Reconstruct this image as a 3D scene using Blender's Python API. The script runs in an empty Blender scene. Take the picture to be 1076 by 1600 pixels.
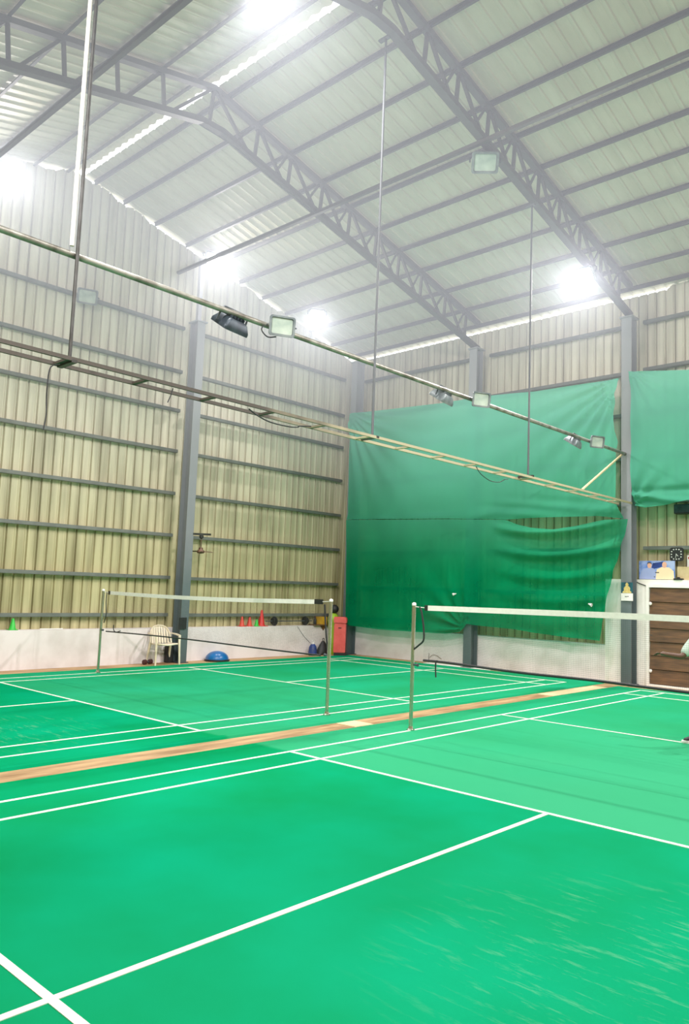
import bpy, bmesh, math, random
import numpy as np
from mathutils import Vector, Matrix
random.seed(7)
S = bpy.context.scene
COL = S.collection
PI = math.pi

# ------------------------------------------------------------------ materials
def _nodes(name):
    m = bpy.data.materials.new(name); m.use_nodes = True
    nt = m.node_tree
    for n in list(nt.nodes): nt.nodes.remove(n)
    return m, nt, nt.nodes, nt.links

def lin(c):
    f = lambda u: u/12.92 if u <= .04045 else ((u+.055)/1.055)**2.4
    return tuple(f(x/255) for x in c) + (1,)

def mat(name, rgb, rough=.6, metal=0., var=.12, scale=6., stretch=(1, 1, 1), bump=0., emit=None, estr=0., spec=.5, rgb2=None, thr=(.35, .7), detail=5.):
    """principled surface whose colour wanders between two tones with a noise in object space"""
    m, nt, N, L = _nodes(name)
    out = N.new('ShaderNodeOutputMaterial'); b = N.new('ShaderNodeBsdfPrincipled')
    L.new(b.outputs[0], out.inputs[0])
    tc = N.new('ShaderNodeTexCoord'); mp = N.new('ShaderNodeMapping'); mp.inputs['Scale'].default_value = stretch
    L.new(tc.outputs['Object'], mp.inputs[0])
    nz = N.new('ShaderNodeTexNoise'); nz.inputs['Scale'].default_value = scale; nz.inputs['Detail'].default_value = detail
    L.new(mp.outputs[0], nz.inputs['Vector'])
    r = N.new('ShaderNodeValToRGB')
    c = lin(rgb)
    c2 = lin(rgb2) if rgb2 else tuple(x*(1-var*2) for x in c[:3]) + (1,)
    r.color_ramp.elements[0].position = thr[0]; r.color_ramp.elements[0].color = c2
    r.color_ramp.elements[1].position = thr[1]; r.color_ramp.elements[1].color = c
    L.new(nz.outputs['Fac'], r.inputs[0]); L.new(r.outputs[0], b.inputs['Base Color'])
    b.inputs['Roughness'].default_value = rough; b.inputs['Metallic'].default_value = metal
    b.inputs['Specular IOR Level'].default_value = spec
    if bump:
        bp = N.new('ShaderNodeBump'); bp.inputs['Strength'].default_value = bump; bp.inputs['Distance'].default_value = .01
        L.new(nz.outputs['Fac'], bp.inputs['Height']); L.new(bp.outputs[0], b.inputs['Normal'])
    if emit:
        b.inputs['Emission Color'].default_value = lin(emit); b.inputs['Emission Strength'].default_value = estr
    return m

M = {}
def mk(k, *a, **kw): M[k] = mat(k, *a, **kw); return M[k]
mk('sheet', (216, 204, 164), .55, 0, rgb2=(176, 162, 112), scale=1.0, stretch=(5, 5, .35), thr=(.3, .62))
mk('roof', (206, 200, 176), .6, 0, rgb2=(186, 178, 150), scale=1.2, stretch=(3, .6, 1), thr=(.3, .7))
mk('plaster', (232, 222, 220), .8, 0, rgb2=(212, 200, 196), scale=2.2, thr=(.25, .55), bump=.15)
mk('whitewall', (240, 236, 228), .8, 0, rgb2=(222, 216, 202), scale=2.5, thr=(.25, .55))
mk('steel', (108, 116, 122), .5, .2, var=.08, scale=4)
mk('steel_dark', (64, 72, 78), .55, .2, var=.12, scale=5)
mk('truss', (84, 83, 80), .6, .1, var=.08, scale=3)
mk('purlin', (70, 68, 62), .6, .1, var=.08, scale=3)
mk('girt', (112, 116, 110), .55, .2, var=.12, scale=5)
mk('pipe', (150, 148, 138), .4, .5, rgb2=(88, 82, 72), scale=5, thr=(.35, .6))
mk('darkpipe', (72, 72, 70), .5, .4, rgb2=(40, 38, 34), scale=6)
mk('rod', (84, 88, 92), .6, .1, var=.1, scale=4)
mk('pvc', (232, 230, 222), .5, 0, var=.04)
mk('chrome', (190, 190, 176), .22, .95, var=.08, scale=8)
mk('line', (236, 240, 224), .5, 0, rgb2=(206, 228, 204), scale=9, thr=(.3, .6))
mk('floor', (196, 160, 112), .75, 0, rgb2=(128, 92, 52), scale=1.6, stretch=(5, .8, 1), thr=(.3, .68), bump=.1)
mk('cream', (236, 214, 164), .7, 0, var=.08, scale=5, stretch=(6, 1, 1))
mk('tape', (238, 234, 224), .7, 0, var=.05, scale=20)
mk('black', (18, 19, 22), .55, 0, var=.15)
mk('cord', (22, 22, 26), .6, 0, var=.15)
mk('netmesh', (60, 62, 58), .8, 0, var=.1)
mk('glass', (186, 198, 184), .25, 0, rgb2=(150, 166, 156), scale=7, spec=.7)
mk('lamp_body', (128, 136, 136), .45, .2, rgb2=(88, 98, 102), scale=9)
mk('lamp_dark', (58, 70, 78), .45, .4, rgb2=(34, 44, 54), scale=9)
mk('lit', (255, 255, 255), .4, 0, var=0, emit=(255, 253, 246), estr=60)
mk('chair', (240, 228, 204), .45, 0, rgb2=(226, 208, 176), scale=6)
mk('blue', (18, 104, 172), .28, 0, rgb2=(12, 80, 140), scale=3)
mk('navy', (24, 58, 140), .5, 0, rgb2=(14, 34, 90), scale=9)
mk('orange', (226, 74, 52), .5, 0, rgb2=(200, 54, 36), scale=8)
mk('red', (222, 40, 34), .5, 0, rgb2=(190, 26, 24), scale=8)
mk('coral', (232, 92, 86), .5, 0, rgb2=(214, 70, 66), scale=5)
mk('cone_green', (56, 204, 70), .5, 0, rgb2=(30, 170, 46), scale=8)
mk('lime', (172, 206, 40), .55, 0, rgb2=(128, 170, 24), scale=5)
mk('maroon', (66, 20, 26), .5, 0, var=.15)
mk('fan', (120, 86, 62), .45, .2, rgb2=(74, 48, 34), scale=9)
mk('brass', (206, 170, 92), .35, .6, var=.1)
mk('door', (108, 74, 44), .6, 0, rgb2=(66, 44, 26), scale=2.2, stretch=(1, 1, 7), thr=(.3, .66), bump=.3)
mk('yellow', (214, 166, 40), .6, 0, rgb2=(176, 128, 26), scale=6)
mk('wood', (120, 84, 44), .65, 0, rgb2=(84, 56, 28), scale=4)
mk('card', (200, 182, 138), .8, 0, rgb2=(178, 158, 112), scale=6)
mk('poster_blue', (74, 116, 196), .5, 0, rgb2=(160, 176, 214), scale=5, thr=(.4, .6))
mk('shirt_blue', (150, 164, 208), .6, 0, var=.05)
mk('shirt_cream', (240, 212, 170), .6, 0, var=.03)
mk('skin_print', (226, 168, 140), .6, 0, var=.05)
mk('teal', (22, 92, 104), .5, 0, rgb2=(14, 62, 80), scale=12)
mk('gold', (232, 212, 140), .5, 0, rgb2=(206, 170, 88), scale=20)
mk('paper', (240, 236, 230), .7, 0, var=.03)
mk('ink', (70, 66, 66), .7, 0, var=.05)
mk('redprint', (200, 50, 46), .6, 0, var=.05)
mk('skin', (104, 66, 44), .5, 0, rgb2=(86, 52, 34), scale=9)
mk('shirt', (206, 222, 206), .8, 0, rgb2=(180, 200, 184), scale=12)
mk('shorts', (22, 24, 28), .8, 0, var=.1)
mk('hair', (16, 14, 14), .6, 0, var=.2, scale=30)
mk('sole', (238, 238, 232), .6, 0, var=.04)
mk('sock', (236, 236, 236), .8, 0, var=.04)

def court_material(wear):
    m, nt, N, L = _nodes('court_green')
    out = N.new('ShaderNodeOutputMaterial'); b = N.new('ShaderNodeBsdfPrincipled'); L.new(b.outputs[0], out.inputs[0])
    tc = N.new('ShaderNodeTexCoord')
    n1 = N.new('ShaderNodeTexNoise'); n1.inputs['Scale'].default_value = .55; n1.inputs['Detail'].default_value = 4
    L.new(tc.outputs['Object'], n1.inputs['Vector'])
    r = N.new('ShaderNodeValToRGB')
    r.color_ramp.elements[0].position = .3; r.color_ramp.elements[0].color = lin((0, 120, 62))
    r.color_ramp.elements[1].position = .72; r.color_ramp.elements[1].color = lin((0, 146, 102))
    L.new(n1.outputs['Fac'], r.inputs[0])
    # pale scuffs: thin streaks that gather in worn patches
    mp = N.new('ShaderNodeMapping'); mp.inputs['Scale'].default_value = (2.2, 12, 1); mp.inputs['Rotation'].default_value = (0, 0, .5)
    L.new(tc.outputs['Object'], mp.inputs[0])
    n2 = N.new('ShaderNodeTexNoise'); n2.inputs['Scale'].default_value = 1.3; n2.inputs['Detail'].default_value = 8; n2.inputs['Roughness'].default_value = .7
    L.new(mp.outputs[0], n2.inputs['Vector'])
    r2 = N.new('ShaderNodeValToRGB'); r2.color_ramp.elements[0].position = .54; r2.color_ramp.elements[1].position = .78
    L.new(n2.outputs['Fac'], r2.inputs[0])
    ds = N.new('ShaderNodeVectorMath'); ds.operation = 'DISTANCE'; ds.inputs[1].default_value = (4.75, -3.9, 0); L.new(tc.outputs['Object'], ds.inputs[0])
    r3 = N.new('ShaderNodeMapRange'); r3.interpolation_type = 'SMOOTHSTEP'; r3.inputs['From Min'].default_value = 1.6; r3.inputs['From Max'].default_value = .3; L.new(ds.outputs['Value'], r3.inputs['Value'])
    mu = N.new('ShaderNodeMath'); mu.operation = 'MULTIPLY'; L.new(r2.outputs[0], mu.inputs[0]); L.new(r3.outputs[0], mu.inputs[1])
    mu2 = N.new('ShaderNodeMath'); mu2.operation = 'MULTIPLY'; mu2.inputs[1].default_value = .42; L.new(mu.outputs[0], mu2.inputs[0])
    mx = N.new('ShaderNodeMix'); mx.data_type = 'RGBA'
    L.new(mu2.outputs[0], mx.inputs[0]); L.new(r.outputs[0], mx.inputs[6]); mx.inputs[7].default_value = lin((140, 196, 160))
    # dull worn band on both sides of the net, between the service lines
    sp = N.new('ShaderNodeSeparateXYZ'); L.new(tc.outputs['Object'], sp.inputs[0])
    bd = N.new('ShaderNodeValToRGB'); e = bd.color_ramp.elements
    yr = N.new('ShaderNodeMapRange'); yr.inputs['From Min'].default_value = -4; yr.inputs['From Max'].default_value = 4; L.new(sp.outputs['Y'], yr.inputs['Value'])
    e[0].position = .248; e[0].color = (.12, .12, .12, 1); e[1].position = .256; e[1].color = (1, 1, 1, 1)
    q = e.new(.72); q.color = (1, 1, 1, 1); q = e.new(.80); q.color = (.62, .62, .62, 1)
    L.new(yr.outputs[0], bd.inputs[0])
    n5 = N.new('ShaderNodeTexNoise'); n5.inputs['Scale'].default_value = .38; n5.inputs['Detail'].default_value = 5; L.new(tc.outputs['Object'], n5.inputs['Vector'])
    xr = N.new('ShaderNodeMapRange'); xr.inputs['From Min'].default_value = -.6; xr.inputs['From Max'].default_value = 4.2; xr.inputs['To Min'].default_value = .25; xr.inputs['To Max'].default_value = .75; L.new(sp.outputs['X'], xr.inputs['Value'])
    ns = N.new('ShaderNodeMath'); ns.operation = 'MULTIPLY_ADD'; ns.inputs[1].default_value = .7; L.new(n5.outputs['Fac'], ns.inputs[0]); L.new(xr.outputs[0], ns.inputs[2])
    wr = N.new('ShaderNodeMath'); wr.operation = 'MULTIPLY'; wr.use_clamp = True; L.new(bd.outputs[0], wr.inputs[0]); L.new(ns.outputs[0], wr.inputs[1])
    wf = N.new('ShaderNodeMath'); wf.operation = 'MULTIPLY'; wf.inputs[1].default_value = wear; L.new(wr.outputs[0], wf.inputs[0])
    my = N.new('ShaderNodeMix'); my.data_type = 'RGBA'; L.new(wf.outputs[0], my.inputs[0]); L.new(mx.outputs[2], my.inputs[6]); my.inputs[7].default_value = lin((54, 156, 108))
    L.new(my.outputs[2], b.inputs['Base Color'])
    b.inputs['Roughness'].default_value = .36; b.inputs['Specular IOR Level'].default_value = 0.
    n4 = N.new('ShaderNodeTexNoise'); n4.inputs['Scale'].default_value = 160; L.new(tc.outputs['Object'], n4.inputs['Vector'])
    bp = N.new('ShaderNodeBump'); bp.inputs['Strength'].default_value = .12; bp.inputs['Distance'].default_value = .002
    L.new(n4.outputs['Fac'], bp.inputs['Height']); L.new(bp.outputs[0], b.inputs['Normal'])
    return m
M['court'] = court_material(.9); M['court_left'] = court_material(.45)
def sheet_material():
    m, nt, N, L = _nodes('profiled_sheet')
    out = N.new('ShaderNodeOutputMaterial'); b = N.new('ShaderNodeBsdfPrincipled'); L.new(b.outputs[0], out.inputs[0])
    tc = N.new('ShaderNodeTexCoord'); sp = N.new('ShaderNodeSeparateXYZ'); L.new(tc.outputs['Object'], sp.inputs[0])
    mp = N.new('ShaderNodeMapping'); mp.inputs['Scale'].default_value = (5, 5, .35); L.new(tc.outputs['Object'], mp.inputs[0])
    nz = N.new('ShaderNodeTexNoise'); nz.inputs['Scale'].default_value = 1.; nz.inputs['Detail'].default_value = 6; L.new(mp.outputs[0], nz.inputs['Vector'])
    cr = []
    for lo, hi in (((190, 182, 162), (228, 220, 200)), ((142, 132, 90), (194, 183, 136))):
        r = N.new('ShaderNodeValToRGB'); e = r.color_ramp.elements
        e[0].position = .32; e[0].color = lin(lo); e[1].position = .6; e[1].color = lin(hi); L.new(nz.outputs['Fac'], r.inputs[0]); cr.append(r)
    # lower sheets yellower and darker: haze and lamplight above put into the colour
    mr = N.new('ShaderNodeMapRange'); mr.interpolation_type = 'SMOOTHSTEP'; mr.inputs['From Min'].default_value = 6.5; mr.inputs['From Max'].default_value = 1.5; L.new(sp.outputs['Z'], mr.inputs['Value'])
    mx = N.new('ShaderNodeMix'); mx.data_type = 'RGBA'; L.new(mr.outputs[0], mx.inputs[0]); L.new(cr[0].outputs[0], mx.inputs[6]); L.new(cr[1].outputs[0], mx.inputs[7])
    L.new(mx.outputs[2], b.inputs['Base Color']); b.inputs['Roughness'].default_value = .55
    return m
M['sheet'] = sheet_material()
def tray_material():
    m, nt, N, L = _nodes('tray_paint')
    out = N.new('ShaderNodeOutputMaterial'); b = N.new('ShaderNodeBsdfPrincipled'); L.new(b.outputs[0], out.inputs[0])
    tc = N.new('ShaderNodeTexCoord'); sp = N.new('ShaderNodeSeparateXYZ'); L.new(tc.outputs['Object'], sp.inputs[0])
    nz = N.new('ShaderNodeTexNoise'); nz.inputs['Scale'].default_value = 2.; L.new(tc.outputs['Object'], nz.inputs['Vector'])
    ad = N.new('ShaderNodeMath'); ad.operation = 'MULTIPLY_ADD'; ad.inputs[1].default_value = 2.4; L.new(nz.outputs['Fac'], ad.inputs[0]); L.new(sp.outputs['Y'], ad.inputs[2])
    mr = N.new('ShaderNodeMapRange'); mr.inputs['From Min'].default_value = -.8; mr.inputs['From Max'].default_value = .9; L.new(ad.outputs[0], mr.inputs['Value'])
    mx = N.new('ShaderNodeMix'); mx.data_type = 'RGBA'; L.new(mr.outputs[0], mx.inputs[0]); mx.inputs[6].default_value = lin((62, 54, 46)); mx.inputs[7].default_value = lin((176, 164, 132))
    L.new(mx.outputs[2], b.inputs['Base Color']); b.inputs['Roughness'].default_value = .6
    return m
M['tray'] = tray_material()
def column_lit_paint():
    m, nt, N, L = _nodes('column_lit_paint')
    out = N.new('ShaderNodeOutputMaterial'); b = N.new('ShaderNodeBsdfPrincipled'); L.new(b.outputs[0], out.inputs[0])
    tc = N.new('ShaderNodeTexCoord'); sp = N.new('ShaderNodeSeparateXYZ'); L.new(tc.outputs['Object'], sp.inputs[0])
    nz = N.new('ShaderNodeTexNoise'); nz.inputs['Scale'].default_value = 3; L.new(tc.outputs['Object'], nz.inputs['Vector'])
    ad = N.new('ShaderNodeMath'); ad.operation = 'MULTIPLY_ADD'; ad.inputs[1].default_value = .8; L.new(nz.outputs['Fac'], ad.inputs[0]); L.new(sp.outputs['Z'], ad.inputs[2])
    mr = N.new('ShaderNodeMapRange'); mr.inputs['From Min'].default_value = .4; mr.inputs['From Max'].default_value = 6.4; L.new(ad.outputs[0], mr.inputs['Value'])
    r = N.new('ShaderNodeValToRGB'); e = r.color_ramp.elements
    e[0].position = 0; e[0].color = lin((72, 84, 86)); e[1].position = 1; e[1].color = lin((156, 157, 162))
    q = e.new(.26); q.color = lin((92, 103, 106)); q = e.new(.40); q.color = lin((116, 120, 124))  # dark base paint below; paler upper tone stands for lamplight and haze
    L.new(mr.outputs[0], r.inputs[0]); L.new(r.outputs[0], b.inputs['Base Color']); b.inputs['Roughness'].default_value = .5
    return m
M['column'] = column_lit_paint()

def shade_cloth(name, c1, c2, open_, c_lit):
    m, nt, N, L = _nodes(name)
    out = N.new('ShaderNodeOutputMaterial')
    tr = N.new('ShaderNodeBsdfTransparent'); df = N.new('ShaderNodeBsdfDiffuse'); tl = N.new('ShaderNodeBsdfTranslucent')
    tr.inputs[0].default_value = (.28, .90, .64, 1)
    tc = N.new('ShaderNodeTexCoord'); nz = N.new('ShaderNodeTexNoise'); nz.inputs['Scale'].default_value = .8; nz.inputs['Detail'].default_value = 6
    L.new(tc.outputs['Object'], nz.inputs['Vector'])
    r = N.new('ShaderNodeValToRGB'); r.color_ramp.elements[0].position = .3; r.color_ramp.elements[0].color = lin(c1)
    r.color_ramp.elements[1].position = .7; r.color_ramp.elements[1].color = lin(c2)
    L.new(nz.outputs['Fac'], r.inputs[0])
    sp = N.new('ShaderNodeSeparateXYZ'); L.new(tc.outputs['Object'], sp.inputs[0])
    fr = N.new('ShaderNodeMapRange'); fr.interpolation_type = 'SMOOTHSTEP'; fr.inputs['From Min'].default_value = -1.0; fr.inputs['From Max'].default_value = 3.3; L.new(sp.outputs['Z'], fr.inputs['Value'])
    mf = N.new('ShaderNodeMix'); mf.data_type = 'RGBA'; L.new(fr.outputs[0], mf.inputs[0]); L.new(r.outputs[0], mf.inputs[6]); mf.inputs[7].default_value = lin(c_lit)  # paler upwards: the lit, hazy top is put into the cloth colour
    L.new(mf.outputs[2], df.inputs[0]); L.new(mf.outputs[2], tl.inputs[0])
    a = N.new('ShaderNodeMixShader'); a.inputs[0].default_value = .12; L.new(df.outputs[0], a.inputs[1]); L.new(tl.outputs[0], a.inputs[2])
    b = N.new('ShaderNodeMixShader'); b.inputs[0].default_value = open_; L.new(a.outputs[0], b.inputs[1]); L.new(tr.outputs[0], b.inputs[2])
    L.new(b.outputs[0], out.inputs[0])
    return m
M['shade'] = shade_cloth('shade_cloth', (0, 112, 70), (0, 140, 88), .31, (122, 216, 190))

# ------------------------------------------------------------------ mesh helpers
class MB:
    def __init__(s): s.v = []; s.f = []; s.mi = []; s.cur = 0
    def add(s, vs, fs):
        b = len(s.v); s.v += [tuple(v) for v in vs]; s.f += [tuple(i+b for i in f) for f in fs]; s.mi += [s.cur]*len(fs); return s
    def box(s, x0, x1, y0, y1, z0, z1, mtx=None):
        vs = [Vector((x, y, z)) for x in (x0, x1) for y in (y0, y1) for z in (z0, z1)]
        if mtx is not None: vs = [mtx @ v for v in vs]
        return s.add(vs, [(0, 1, 3, 2), (4, 6, 7, 5), (0, 4, 5, 1), (2, 3, 7, 6), (0, 2, 6, 4), (1, 5, 7, 3)])
    def bar(s, p, q, w, h=None, up=(0, 0, 1)):
        """rectangular bar between two points"""
        p, q = Vector(p), Vector(q); h = h or w; d = (q-p).normalized(); u = Vector(up)
        if abs(d.dot(u)) > .99: u = Vector((0, 1, 0))
        a = d.cross(u).normalized(); u = a.cross(d)
        vs = [e + a*sx*w/2 + u*sz*h/2 for e in (p, q) for sx in (-1, 1) for sz in (-1, 1)]
        return s.add(vs, [(0, 1, 3, 2), (4, 6, 7, 5), (0, 4, 5, 1), (2, 3, 7, 6), (0, 2, 6, 4), (1, 5, 7, 3)])
    def tube(s, pts, r, n=10, closed=False):
        pts = [Vector(p) for p in pts]; k = len(pts); rs = r if isinstance(r, (list, tuple)) else [r]*k
        t0 = (pts[1]-pts[0]).normalized(); ref = Vector((0, 0, 1)) if abs(t0.z) < .9 else Vector((1, 0, 0))
        a = t0.cross(ref).normalized(); vs = []
        for i, p in enumerate(pts):
            if closed: t = (pts[(i+1) % k]-pts[i-1]).normalized()
            else: t = (pts[min(i+1, k-1)]-pts[max(i-1, 0)]).normalized()
            a = (a - t*a.dot(t)).normalized(); b = t.cross(a)
            vs += [p + (a*math.cos(2*PI*j/n) + b*math.sin(2*PI*j/n))*rs[i] for j in range(n)]
        fs = []
        for i in range(k if closed else k-1):
            i2 = (i+1) % k
            fs += [(i*n+j, i*n+(j+1) % n, i2*n+(j+1) % n, i2*n+j) for j in range(n)]
        if not closed: fs += [tuple(range(n))[::-1], tuple((k-1)*n+j for j in range(n))]
        return s.add(vs, fs)
    def lathe(s, prof, n=24, mtx=None):
        vs = [Vector((r*math.cos(2*PI*j/n), r*math.sin(2*PI*j/n), z)) for r, z in prof for j in range(n)]
        if mtx is not None: vs = [mtx @ v for v in vs]
        k = len(prof); fs = []
        for i in range(k-1): fs += [(i*n+j, i*n+(j+1) % n, (i+1)*n+(j+1) % n, (i+1)*n+j) for j in range(n)]
        fs += [tuple(range(n))[::-1], tuple((k-1)*n+j for j in range(n))]
        return s.add(vs, fs)
    def prism(s, poly, h0, h1, ax=2, mtx=None):
        """extrude a polygon given in the two axes other than ax"""
        def P(a, b, h):
            return Vector({0: (h, a, b), 1: (a, h, b), 2: (a, b, h)}[ax])
        n = len(poly); vs = [P(a, b, h0) for a, b in poly] + [P(a, b, h1) for a, b in poly]
        if mtx is not None: vs = [mtx @ v for v in vs]
        return s.add(vs, [tuple(range(n))[::-1], tuple(range(n, 2*n))] + [(i, (i+1) % n, n+(i+1) % n, n+i) for i in range(n)])
    def grid(s, P):
        """P: rows of points"""
        r, c = len(P), len(P[0])
        return s.add([p for row in P for p in row], [(i*c+j, i*c+j+1, (i+1)*c+j+1, (i+1)*c+j) for i in range(r-1) for j in range(c-1)])
    def build(s, name, mats, parent=None, smooth=False, bevel=0., loc=None):
        me = bpy.data.meshes.new(name); me.from_pydata(s.v, [], s.f)
        ms = mats if isinstance(mats, (list, tuple)) else [mats]
        for m in ms: me.materials.append(M[m] if isinstance(m, str) else m)
        for p, i in zip(me.polygons, s.mi): p.material_index = i
        bm = bmesh.new(); bm.from_mesh(me); bmesh.ops.recalc_face_normals(bm, faces=bm.faces)
        if bevel: bmesh.ops.bevel(bm, geom=list(bm.edges), offset=bevel, segments=2, affect='EDGES', clamp_overlap=True)
        bm.to_mesh(me); bm.free()
        if smooth:
            for p in me.polygons: p.use_smooth = True
            if hasattr(me, 'set_sharp_from_angle'): me.set_sharp_from_angle(angle=math.radians(smooth if smooth > 1 else 40))
        o = bpy.data.objects.new(name, me); COL.objects.link(o)
        if parent is not None: o.parent = parent
        if loc: o.location = loc
        return o

def tag(o, label, cat, group=None):
    o['label'] = label; o['category'] = cat; o['kind'] = 'thing'
    if group: o['group'] = group
    return o
def thing(name, label, cat, loc=(0, 0, 0), rot=(0, 0, 0), group=None):
    o = bpy.data.objects.new(name, None); COL.objects.link(o); o.empty_display_size = .1
    o.location = loc; o.rotation_euler = rot
    return tag(o, label, cat, group)
def struct(o): o['kind'] = 'structure'; return o
def local(o): return Matrix.Translation(-Vector(o.location))
def copy_tree(o, parent=None):
    c = o.copy(); COL.objects.link(c)
    if parent is not None: c.parent = parent
    for ch in list(o.children): copy_tree(ch, c)
    return c
ORD = ['first', 'second', 'third', 'fourth', 'fifth', 'sixth', 'seventh', 'eighth', 'ninth', 'tenth', 'eleventh']

# ------------------------------------------------------------------ geometry of the hall
XL, YR = -8.90, 7.68            # inner faces of the low plaster walls
XS, YS = -9.20, 8.02            # corrugated sheeting behind them
XE, YB = 12.2, -8.45            # the unseen ends of the hall
RY, RZ, SL = -.35, 10.32, .24   # ridge line and slope
def roof_z(y): return RZ - SL*abs(y-RY)
GIRTS = [1.02, 1.85, 2.80, 3.75, 4.72, 5.66, 6.57, 7.60]
T1, T2 = -4.50, -.60            # planes of the two trusses

# floor
b = MB(); b.box(XS, XE, YB, YS, -.12, 0); struct(b.build('floor', 'floor'))

# low plaster walls
b = MB(); b.box(XS, XL, YB, YS, 0, .745)
struct(b.build('wall_left_plinth', 'plaster'))
b = MB(); b.box(XL, -1.20, YR, YS, 0, .735)
struct(b.build('wall_right_plinth', 'plaster'))
DX0, DX1, DZ = -.25, .95, 1.955
b = MB(); b.box(-1.20, DX0-.06, YR, YS, 0, 2.11); b.box(DX0-.06, DX1+.06, YR, YS, DZ+.06, 2.11); b.box(DX1+.06, 4.2, YR, YS, 0, 2.11)
struct(b.build('wall_right_white', 'whitewall'))

# corrugated sheeting: one box rib every 0.2 m
def rib_profile(a0, a1, pitch=.2, d=.045):
    out = []; a = a0
    while a < a1:
        out += [(a, 0), (a+pitch*.62, 0), (a+pitch*.68, d*.25), (a+pitch*.72, 0), (a+pitch*.80, 0), (a+pitch*.84, -d), (a+pitch*.95, -d)]
        a += pitch
    return [p for p in out if p[0] <= a1] + [(a1, 0)]
def sheet(name, ax, pos, a0, a1, z0, topf, sgn, mat_='sheet'):
    P = rib_profile(a0, a1); b = MB(); lo, hi = [], []
    for a, d in P:
        q = pos + sgn*d
        lo.append((q, a, z0) if ax == 0 else (a, q, z0)); hi.append((q, a, topf(a)) if ax == 0 else (a, q, topf(a)))
    b.grid([lo, hi]); return struct(b.build(name, mat_))
_gap = {}
def gable_top(y):
    k = int((y+20)/.4)
    if k not in _gap: _gap[k] = random.choice([.012, .07, .075, .06])
    return roof_z(y) - _gap[k]
sheet('wall_left', 0, XS, YB, YS, .70, gable_top, 1)
sheet('wall_right', 1, YS, XS, XE, .70, lambda x: 8.225 if x < .1 else 8.30, -1)
sheet('wall_back', 1, YB, XS, XE, 0, lambda x: 8.32, 1)
sheet('wall_end', 0, XE, YB, YS, 0, lambda y: roof_z(y)-.03, -1)

# roof slopes
for nm, s_ in (('roof_slope_far', 1), ('roof_slope_near', -1)):
    y1 = YS+.07 if s_ > 0 else YB-.35
    y0 = RY + s_*.10
    P = rib_profile(XS-.05, XE+.3, .25, .03); b = MB()
    b.grid([[(x, y0, roof_z(y0)+d*.8) for x, d in P], [(x, y1, roof_z(y1)+d*.8) for x, d in P]])
    struct(b.build(nm, 'roof'))
b = MB()
X_ = [XS-.05+.0417*i for i in range(520)]
b.grid([[(x, RY-.26, roof_z(RY-.26)+.03) for x in X_], [(x, RY-.05, RZ+.06) for x in X_], [(x, RY+.072+.022*math.cos(x*2*PI/.25), RZ+.055) for x in X_]])
struct(b.build('ridge_roof', 'roof'))

# ------------------------------------------------------------------ frame: columns, girts, purlins, trusses
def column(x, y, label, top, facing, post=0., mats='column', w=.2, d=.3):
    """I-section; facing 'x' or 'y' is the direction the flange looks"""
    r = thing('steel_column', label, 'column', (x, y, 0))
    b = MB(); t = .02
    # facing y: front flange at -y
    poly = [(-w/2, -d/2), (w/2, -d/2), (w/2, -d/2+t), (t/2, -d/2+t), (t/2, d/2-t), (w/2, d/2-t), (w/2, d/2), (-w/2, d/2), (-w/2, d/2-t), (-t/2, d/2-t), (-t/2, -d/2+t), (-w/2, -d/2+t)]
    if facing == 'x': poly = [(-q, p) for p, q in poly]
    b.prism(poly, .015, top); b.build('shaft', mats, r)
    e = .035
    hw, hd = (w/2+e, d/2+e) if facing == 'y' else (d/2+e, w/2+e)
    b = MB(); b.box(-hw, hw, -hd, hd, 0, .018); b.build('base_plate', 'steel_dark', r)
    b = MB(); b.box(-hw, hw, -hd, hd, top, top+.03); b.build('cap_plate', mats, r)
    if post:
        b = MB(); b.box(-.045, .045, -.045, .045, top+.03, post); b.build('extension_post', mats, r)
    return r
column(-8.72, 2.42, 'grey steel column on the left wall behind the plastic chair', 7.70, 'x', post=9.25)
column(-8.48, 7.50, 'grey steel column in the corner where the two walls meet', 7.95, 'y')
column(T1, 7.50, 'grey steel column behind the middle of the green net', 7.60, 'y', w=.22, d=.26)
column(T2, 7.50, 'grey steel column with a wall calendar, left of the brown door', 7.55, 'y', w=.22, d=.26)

def girt(p, q, label, group):
    b = MB(); b.bar(p, q, .09, .075); o = b.build('wall_girt', 'girt', bevel=.006); o['label'] = label
    return tag(o, label, 'beam', group)
for i, z in enumerate(GIRTS):
    girt((XS+.12, 2.55, z), (XS+.12, 7.60, z), f'steel girt on the left wall right of its column, {ORD[i]} from the floor', 'girts on the left wall')
    girt((XS+.12, -8.3, z+.01), (XS+.12, 2.30, z+.01), f'steel girt on the left wall left of its column, {ORD[i]} from the floor', 'girts on the left wall')
    zz = z-.06
    girt((-8.58, YS-.12, zz), (T1-.13, YS-.12, zz), f'steel girt on the net wall between corner and middle columns, {ORD[i]} from the floor', 'girts on the net wall')
    if zz > 1: girt((T1+.13, YS-.12, zz), (T2-.14, YS-.12, zz), f'steel girt on the net wall between middle and calendar columns, {ORD[i-1]} from the floor', 'girts on the net wall')
    if zz > 2.2: girt((T2+.14, YS-.12, zz+.02), (3.4, YS-.12, zz+.02), f'steel girt above the brown door right of the calendar column, {ORD[i-2]} above the door', 'girts on the net wall')

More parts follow.
